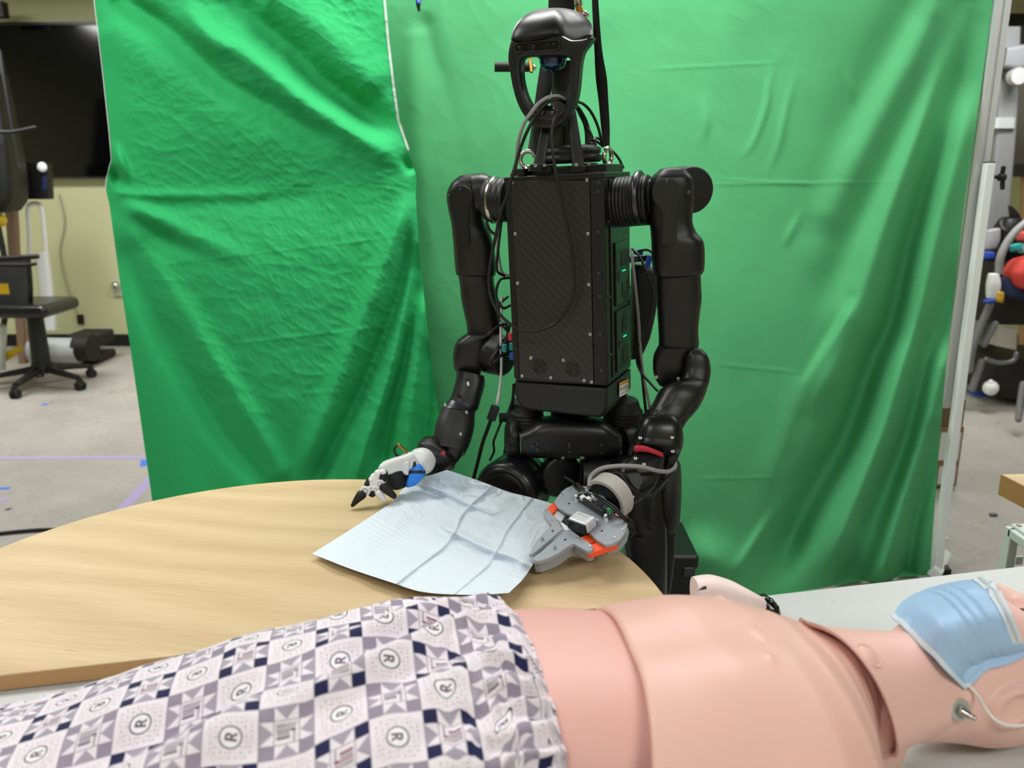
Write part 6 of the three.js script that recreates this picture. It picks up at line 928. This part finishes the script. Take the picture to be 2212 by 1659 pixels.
{
  const z = -5.9, P = (x, y, dz = 0) => at(x, y, z + dz);
  solo('wooden_post', limb([[10, 425, 34, 425, z - 0.3, 0.9], [16, 480, 38, 480, z - 0.3, 0.9], [22, 560, 42, 560, z - 0.3, 0.9], [36, 700, 54, 700, z - 0.3, 0.9], [44, 792, 60, 792, z - 0.3, 0.9]], { e: 5 }), std(0x8d7160, 0.7), 'slim brown wooden post at the left edge behind the chair', 'post');
  const k = thing('equipment_rack', V(P(-10, 560).x, 0, z), 'dark equipment rack with yellow brackets cut by the left edge', 'rack');
  part('pole', capped([P(-2, 110), P(14, 220), P(38, 360)], 0.018, 16, 10), M.darkSteel, k); part('rack_body', limb([[-60, 170, 6, 160, z, 0.9], [-60, 260, 22, 250, z, 0.9], [-60, 360, 40, 352, z, 0.9], [-60, 440, 44, 430, z, 0.9], [-60, 470, 30, 455, z, 0.9]], { e: 5 }), M.dark, k);
  part('crossbar', capped([P(-40, 280, 0.2), P(20, 285, 0.2), P(76, 275, 0.2)], 0.012, 12, 8), M.dark, k);
  part('yellow_pad', new THREE.SphereGeometry(0.045, 18, 12).translate(...P(0, 476, 0.05).toArray()), std(0xd9b41f, 0.5), k, 'round yellow pad'); part('leg', capped([P(-6, 480, 0.05), P(10, 560, 0.05), P(18, 640, 0.05), P(8, 700, 0.05)], 0.02, 16, 10), M.dark, k);
  part('yellow_bracket', along(rbox(0.05, 0.15, 0.05, 0.01), P(28, 762, 0.3), V(1, 0.55, 0.2)), std(0xd9b41f, 0.5), k, 'yellow bracket near the floor'); part('wheel_unit', limb([[-20, 700, 12, 706, z + 0.35, 0.9], [-20, 760, 10, 764, z + 0.35, 0.9], [-20, 802, 10, 800, z + 0.35, 0.9]], { e: 3 }), M.whitePlastic, k); part('box', limb([[62, 706, 92, 700, z, 0.8], [62, 735, 92, 735, z, 0.8]], { e: 6, sub: 2 }), std(0x9c7a5c, 0.7), k, 'brown box'); part('dark_case', limb([[-40, 5, 12, 5, z - 0.6, 0.5], [-40, 38, 16, 38, z - 0.6, 0.5]], { e: 6, sub: 2 }), M.dark, k);
  const zo = ZB + 0.02, o = thing('wall_outlet', at(252, 622, zo), 'silver wall fitting with round knob beside the left green cloth edge', 'wall fitting');
  part('plate', rbox(0.09, 0.13, 0.012, 0.005).translate(...at(254, 622, zo).toArray()), std(0xcfd0c4, 0.5), o); part('knob', new THREE.SphereGeometry(0.035, 20, 14).translate(...at(250, 617, zo + 0.03).toArray()), M.steel, o);
  solo('wall_cable', join([tube([at(128, 420, zo - 0.005), at(140, 480, zo - 0.005), at(130, 540, zo - 0.005), at(140, 600, zo - 0.005), at(160, 660, zo - 0.005), at(172, 690, zo - 0.005)], 0.006, 40, 8)]), std(0xa9a994, 0.6), 'thin pale cable hanging down the olive wall under the television', 'cable');
  solo('wall_socket', rbox(0.05, 0.08, 0.02, 0.004).translate(...at(174, 690, ZB + 0.012).toArray()), M.dark, 'small dark socket low on the olive wall at the end of the pale cable', 'wall socket');
  // floor: tape strips and a cable
  const purple = std(0xa79bc4, 0.7), tapeBlue = std(0x3f74d8, 0.6);
  const tape = (x0, y0, x1, y1, w, m, label, g) => { const a = onY(x0, y0, 0), b = onY(x1, y1, 0), d = b.clone().sub(a), s = V(-d.z, 0, d.x).normalize().multiplyScalar(w / 2), up = V(0, 0.0012, 0), lo = V(0, 0.0002, 0); solo('floor_tape', surface([[a.clone().add(s).add(lo), b.clone().add(s).add(lo)], [a.clone().add(s).add(up), b.clone().add(s).add(up)], [a.clone().sub(s).add(up), b.clone().sub(s).add(up)], [a.clone().sub(s).add(lo), b.clone().sub(s).add(lo)]]), m, label, 'tape', g); };
  tape(-60, 990, 318, 988, 0.045, purple, 'long faint purple tape line running across the floor to the left green cloth'); tape(262, 1102, 330, 1030, 0.05, purple, 'short purple tape strip slanting on the floor beside the lower left cloth edge');
  tape(303, 1001, 340, 997, 0.1, tapeBlue, 'blue tape square at the lower left edge of the green cloth'); tape(-20, 1056, 22, 1055, 0.03, tapeBlue, 'thin blue tape strip on the floor at the left edge'); tape(90, 874, 104, 874, 0.04, tapeBlue, 'tiny blue tape scrap on the floor in front of the office chair'); tape(-10, 1082, 18, 1078, 0.05, purple, 'faint purple tape scrap near the floor cable');
  tape(12, 1102, 24, 1098, 0.02, std(0x2c3552, 0.6), 'small dark scrap on the floor above the black floor cable'); tape(2096, 842, 2124, 858, 0.09, tapeBlue, 'blue tape strip on the floor under the black cart on the right'); tape(2062, 835, 2078, 838, 0.06, tapeBlue, 'blue tape scrap on the floor left of the black cart');
  solo('floor_cable', tube([onY(-80, 1158, 0.008), onY(0, 1152, 0.008), onY(50, 1147, 0.008), onY(100, 1144, 0.008), onY(150, 1146, 0.008), onY(240, 1160, 0.008)], 0.008, 50, 10), M.cable, 'black cable on the floor beside the wooden table', 'cable');
  solo('floor_scrap', rbox(0.03, 0.012, 0.02, 0.004).translate(...onY(2146, 1112, 0.006).toArray()), std(0x60646c, 0.6), 'small grey scrap on the floor at the right', 'litter'); solo('paper_scrap', rbox(0.025, 0.006, 0.02, 0.003).translate(...onY(2040, 1162, 0.003).toArray()), M.white, 'small white scrap on the floor beside the backdrop stand foot', 'litter');
}
// ---------------------------------------------------------------- far right
{
  const z = -5.2, P = (x, y, dz = 0) => at(x, y, z + dz);
  const g = thing('gantry_frame', V(P(2170, 400).x, 0, z - 0.4), 'grey metal gantry frame with cross beam behind the aluminium post', 'frame'), grey = std(0x8b8c90, 0.55, 0.1), zg = z - 0.4;
  part('column', limb([[2155, 60, 2198, 60, zg, 0.8], [2146, 250, 2190, 250, zg, 0.8], [2132, 420, 2176, 420, zg, 0.8], [2110, 700, 2150, 700, zg, 0.8], [2098, 842, 2134, 842, zg, 0.8]], { e: 6 }), grey, g); part('beam', limb([[2165, 104, 2158, 148, zg + 0.1, 1], [2200, 98, 2196, 150, zg + 0.1, 1], [2330, 86, 2330, 142, zg + 0.1, 1]], { e: 6 }), grey, g);
  part('roller', along(new THREE.CylinderGeometry(0.05, 0.05, 0.06, 24), at(2196, 165, zg + 0.15), V(0, 0, 1)), M.alu, g); part('collar', limb([[2140, 255, 2186, 255, zg + 0.02, 0.85], [2138, 278, 2184, 278, zg + 0.02, 0.85]], { e: 6, sub: 2 }), M.alu, g);
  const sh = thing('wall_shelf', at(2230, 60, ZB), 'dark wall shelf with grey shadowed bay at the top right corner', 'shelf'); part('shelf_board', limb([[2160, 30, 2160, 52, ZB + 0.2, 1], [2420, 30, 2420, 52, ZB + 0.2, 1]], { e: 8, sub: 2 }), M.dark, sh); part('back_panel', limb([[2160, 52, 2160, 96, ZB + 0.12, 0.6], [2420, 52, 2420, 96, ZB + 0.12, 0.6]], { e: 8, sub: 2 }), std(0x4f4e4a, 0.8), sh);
  const pn = thing('partition_panel', at(2210, 260, ZB + 0.4).setY(0), 'grey brown partition panel at the right edge beside the gantry column', 'panel'); part('board', limb([[2186, 170, 2330, 170, ZB + 0.5, 0.1], [2186, 355, 2330, 355, ZB + 0.5, 0.1]], { e: 10, sub: 2 }), std(0x77736a, 0.8), pn); part('dark_rail', limb([[2188, 355, 2330, 355, ZB + 0.55, 0.1], [2188, 382, 2330, 382, ZB + 0.55, 0.1]], { e: 10, sub: 2 }), std(0x35322e, 0.7), pn); part('post', limb([[2206, 382, 2240, 382, ZB + 0.5, 0.4], [2200, 850, 2230, 850, ZB + 0.5, 0.4]], { e: 8, sub: 2 }), std(0xa4835a, 0.7), pn);
  // cart piled with gear
  const cart = thing('equipment_cart', onY(2190, 850, 0), 'black wheeled cart with grey tubes at the right edge, piled with gear', 'cart');
  part('cart_body', join([limb([[2122, 565, 2330, 560, z, 0.6], [2106, 640, 2330, 640, z, 0.6], [2104, 690, 2330, 690, z, 0.6]], { e: 5 }), limb([[2104, 760, 2330, 760, z, 0.7], [2100, 800, 2330, 800, z, 0.7], [2112, 842, 2330, 846, z, 0.7]], { e: 5 })]), M.dark, cart);
  part('grey_tube', join([capped([P(2138, 660, 0.3), P(2118, 706, 0.3), P(2100, 758, 0.3), P(2094, 800, 0.3)], 0.022, 24, 10), capped([P(2150, 700, 0.3), P(2126, 744, 0.3)], 0.02, 8, 10), capped([P(2120, 782, 0.3), P(2100, 840, 0.3)], 0.022, 8, 10)]), std(0x77777a, 0.5), cart); part('grey_box', limb([[2146, 706, 2192, 708, z + 0.25, 0.5], [2140, 730, 2192, 732, z + 0.25, 0.5], [2136, 742, 2190, 754, z + 0.25, 0.5]], { e: 6 }), std(0xb6b1a8, 0.7), cart, 'pale grey box on the lower shelf'); part('handle', capped([P(2130, 776, 0.35), P(2160, 784, 0.35), P(2190, 778, 0.35), P(2196, 764, 0.35)], 0.014, 24, 8), std(0x77777a, 0.4, 0.5), cart); part('leg', capped([P(2210, 830, 0.7), P(2204, 870, 0.75), P(2200, 906, 0.8)], 0.018, 10, 10), std(0x6d6d70, 0.5), cart); part('caster', join([new THREE.SphereGeometry(0.045, 18, 12).translate(...P(2140, 838, 0.35).toArray()), capped([P(2140, 826, 0.36), P(2146, 846, 0.36)], 0.018, 8, 8)]), M.whitePlastic, cart, 'white caster');
  const item = (name, rows, m, label, cat, opt) => solo(name, limb(rows, { e: 2.6, round: 0.2, ...opt }), m, label, cat);
  item('red_jacket', [[2186, 566, 2300, 556, z + 0.3, 0.6], [2172, 590, 2300, 590, z + 0.3, 0.6], [2186, 620, 2300, 640, z + 0.3, 0.5]], std(0xd8463f, 0.7), 'bright red bundle on top of the black cart', 'bundle'); item('red_cloth', [[2200, 504, 2240, 500, z + 0.2, 0.7], [2198, 520, 2240, 522, z + 0.2, 0.7]], std(0xd05350, 0.7), 'small red cloth among the teal gear above the cart', 'cloth');
  item('teal_tool', [[2162, 497, 2188, 478, z, 0.8], [2170, 503, 2194, 488, z, 0.8]], std(0x27a3a8, 0.5), 'teal tool lying at the top of the gear pile', 'tool'); item('teal_glove', [[2182, 532, 2204, 526, z + 0.25, 0.8], [2184, 544, 2208, 540, z + 0.25, 0.8]], std(0x27a3a8, 0.5), 'teal glove just above the red bundle', 'glove'); item('cyan_bottle', [[2202, 528, 2236, 524, z + 0.2, 0.9], [2202, 546, 2236, 546, z + 0.2, 0.9]], std(0x86d2d2, 0.4), 'pale cyan bottle at the right edge above the red bundle', 'bottle');
  item('dark_backpack', [[2158, 486, 2212, 486, z - 0.0, 0.9], [2140, 520, 2230, 520, z - 0.1, 0.7], [2130, 570, 2240, 566, z - 0.1, 0.7]], M.dark, 'black backpack behind the teal gear on the cart', 'backpack'); item('black_fin', [[2178, 444, 2186, 446, z, 0.5], [2180, 462, 2200, 460, z, 0.5], [2184, 476, 2206, 474, z, 0.5]], M.dark, 'black pointed bag tip rising above the teal tool', 'bag'); item('grey_bag', [[2130, 500, 2160, 494, z, 0.7], [2124, 524, 2158, 520, z, 0.7], [2122, 540, 2150, 538, z, 0.7]], std(0xa5a6a8, 0.6), 'pale grey bag beside the white tube on the gear pile', 'bag'); item('blue_case', [[2122, 546, 2148, 546, z + 0.1, 0.7], [2120, 560, 2146, 560, z + 0.1, 0.7]], std(0x2a4fb5, 0.5), 'small blue case under the pale grey bag', 'case');
  item('white_canister', [[2136, 592, 2156, 592, z + 0.35, 0.9], [2132, 616, 2160, 616, z + 0.35, 0.9], [2132, 644, 2152, 646, z + 0.35, 0.9]], M.whitePlastic, 'white canister hanging on the front of the black cart', 'canister'); item('yellow_tape', [[2154, 632, 2168, 632, z + 0.38, 0.8], [2152, 652, 2166, 654, z + 0.38, 0.8]], std(0xd2a22c, 0.5), 'yellow tape roll beside the white canister', 'tape roll'); item('navy_pouch', [[2160, 604, 2190, 596, z + 0.3, 0.7], [2166, 640, 2220, 650, z + 0.3, 0.7]], std(0x1d2a52, 0.6), 'dark navy pouch below the red bundle', 'pouch'); item('blue_strap', [[2124, 650, 2150, 648, z + 0.38, 0.6], [2126, 656, 2146, 656, z + 0.38, 0.6]], std(0x24409a, 0.6), 'blue strap under the white canister', 'strap');
  solo('grey_hose', tube([P(2158, 590, 0.32), P(2160, 560, 0.34), P(2172, 530, 0.34), P(2194, 500, 0.34), P(2230, 470, 0.34)], 0.022, 40, 10), std(0x9b9b9b, 0.5), 'thick grey hose curving over the gear on the cart', 'hose');
  // cardboard boxes behind the post
  const bx = (x0, y0, x1, y1, zz, label, i) => { const a = at(x0, y1, zz), b = at(x1, y0, zz), t = thing('cardboard_box', V((a.x + b.x) / 2, a.y, zz - 0.15), label, 'box', null), cx = (a.x + b.x) / 2, cy = (a.y + b.y) / 2, w = b.x - a.x, h = b.y - a.y, m = std(i ? 0x8a6a4a : 0x6f5540, 0.8); part('carton', boxAt(cx, cy, zz - 0.15, w, h, 0.3, 0.004), m, t); part('label', join(i ? [boxAt(cx + w * 0.02, cy + h * 0.18, zz + 0.002, w * 0.78, h * 0.46, 0.002, 0.0005), boxAt(cx + w * 0.06, cy - h * 0.3, zz + 0.002, w * 0.66, h * 0.3, 0.002, 0.0005)] : [boxAt(cx - w * 0.3, cy - h * 0.2, zz + 0.002, w * 0.16, h * 0.3, 0.002, 0.0005)]), std(0xd9d8d8, 0.7), t, 'pale printed label'); part('tape_strip', boxAt(cx, cy + h / 2, zz - 0.15, w * 0.2, 0.003, 0.302, 0.001), std(0xb89460, 0.4), t); };
  bx(2010, 922, 2084, 1052, -3.6, 'lower brown cardboard box with white labels behind the white tube', 1); bx(2005, 864, 2088, 921, -3.6, 'upper dark brown cardboard box stacked behind the white tube', 0);
  // wooden table corner on the right
  const zt = onY(2160, 1024, 0.72), t = thing('side_table', V(zt.x + 0.5, 0, zt.z - 0.1), 'pale maple wooden table corner entering at the right edge', 'table');
  const A = onY(2163, 1024, 0.72), Bp = onY(2330, 1021, 0.72), Cp = onY(2330, 1116, 0.685), dirB = Bp.clone().sub(A).normalize(), dirN = V(-dirB.z, 0, dirB.x); const nearD = onY(2290, 1088, 0.72).sub(A).normalize();
  const f = { o: V(0, 0.668, 0), x: V(1, 0, 0), y: V(0, 0, -1), n: V(0, 1, 0) }, q = [A, A.clone().addScaledVector(nearD, 0.9), A.clone().addScaledVector(nearD, 0.9).addScaledVector(dirB, 0.9), A.clone().addScaledVector(dirB, 1.2)]; 
  part('tabletop', boxUV(slab(q.map((p) => [p.x, -p.z]), f, 0.052, 0.002)), woodMat, t);
  const e0 = q[0], e1 = q[1], off = V(-0.0012, 0, 0.0006); part('edge_band', surface([[e0.clone().setY(0.6685).add(off), e1.clone().setY(0.6685).add(off)], [e0.clone().setY(0.7185).add(off), e1.clone().setY(0.7185).add(off)]]), std(0xb58a55, 0.55, 0, { side: THREE.DoubleSide }), t);
  for (const p of [q[0].clone().lerp(q[2], 0.25), q[1].clone().lerp(q[3], 0.2), q[3].clone().lerp(q[1], 0.2)]) part('leg', new THREE.CylinderGeometry(0.02, 0.02, 0.668, 16).translate(p.x, 0.334, p.z), M.darkSteel, t);
  // white metal trolley corner at the right edge, above the white table
  const zz = -2.1, W2 = (x, y, dz = 0) => at(x, y, zz + dz), tr = thing('metal_trolley', V(W2(2230, 1200).x, 0, zz), 'chipped white metal trolley frame with dark inside at the right edge', 'trolley');
  const ww = std(0xd3dcd8, 0.45), tl = W2(2190, 1140), pw = W2(2172, 1225); const postX = W2(2181, 1180).x, h = tl.y;
  part('frame', join([boxAt(postX, h / 2, zz, 0.026, h, 0.03, 0.004), boxAt(postX + 0.3, h - 0.013, zz, 0.6, 0.03, 0.03, 0.004), boxAt(postX, h - 0.013, zz + 0.2, 0.026, 0.026, 0.4, 0.004), boxAt(postX, h / 2, zz + 0.4, 0.026, h, 0.03, 0.004), boxAt(postX + 0.6, h / 2, zz, 0.026, h, 0.03, 0.004)]), ww, tr);
  part('top_panel', boxAt(postX + 0.31, h + 0.004, zz + 0.2, 0.62, 0.008, 0.42, 0.002), ww, tr); part('inner_box', boxAt(postX + 0.32, h * 0.5, zz + 0.2, 0.54, h * 0.9, 0.3, 0.01), M.rubber, tr); part('small_chip', boxAt(postX + 0.012, h + 0.009, zz + 0.006, 0.012, 0.003, 0.012, 0.001), std(0xa98b62, 0.7), tr); part('inner_label', boxAt(W2(2208, 1216).x, W2(2208, 1216).y, zz - 0.015, 0.02, 0.025, 0.004, 0.001), M.white, tr);
}
renderer.render(scene, camera);
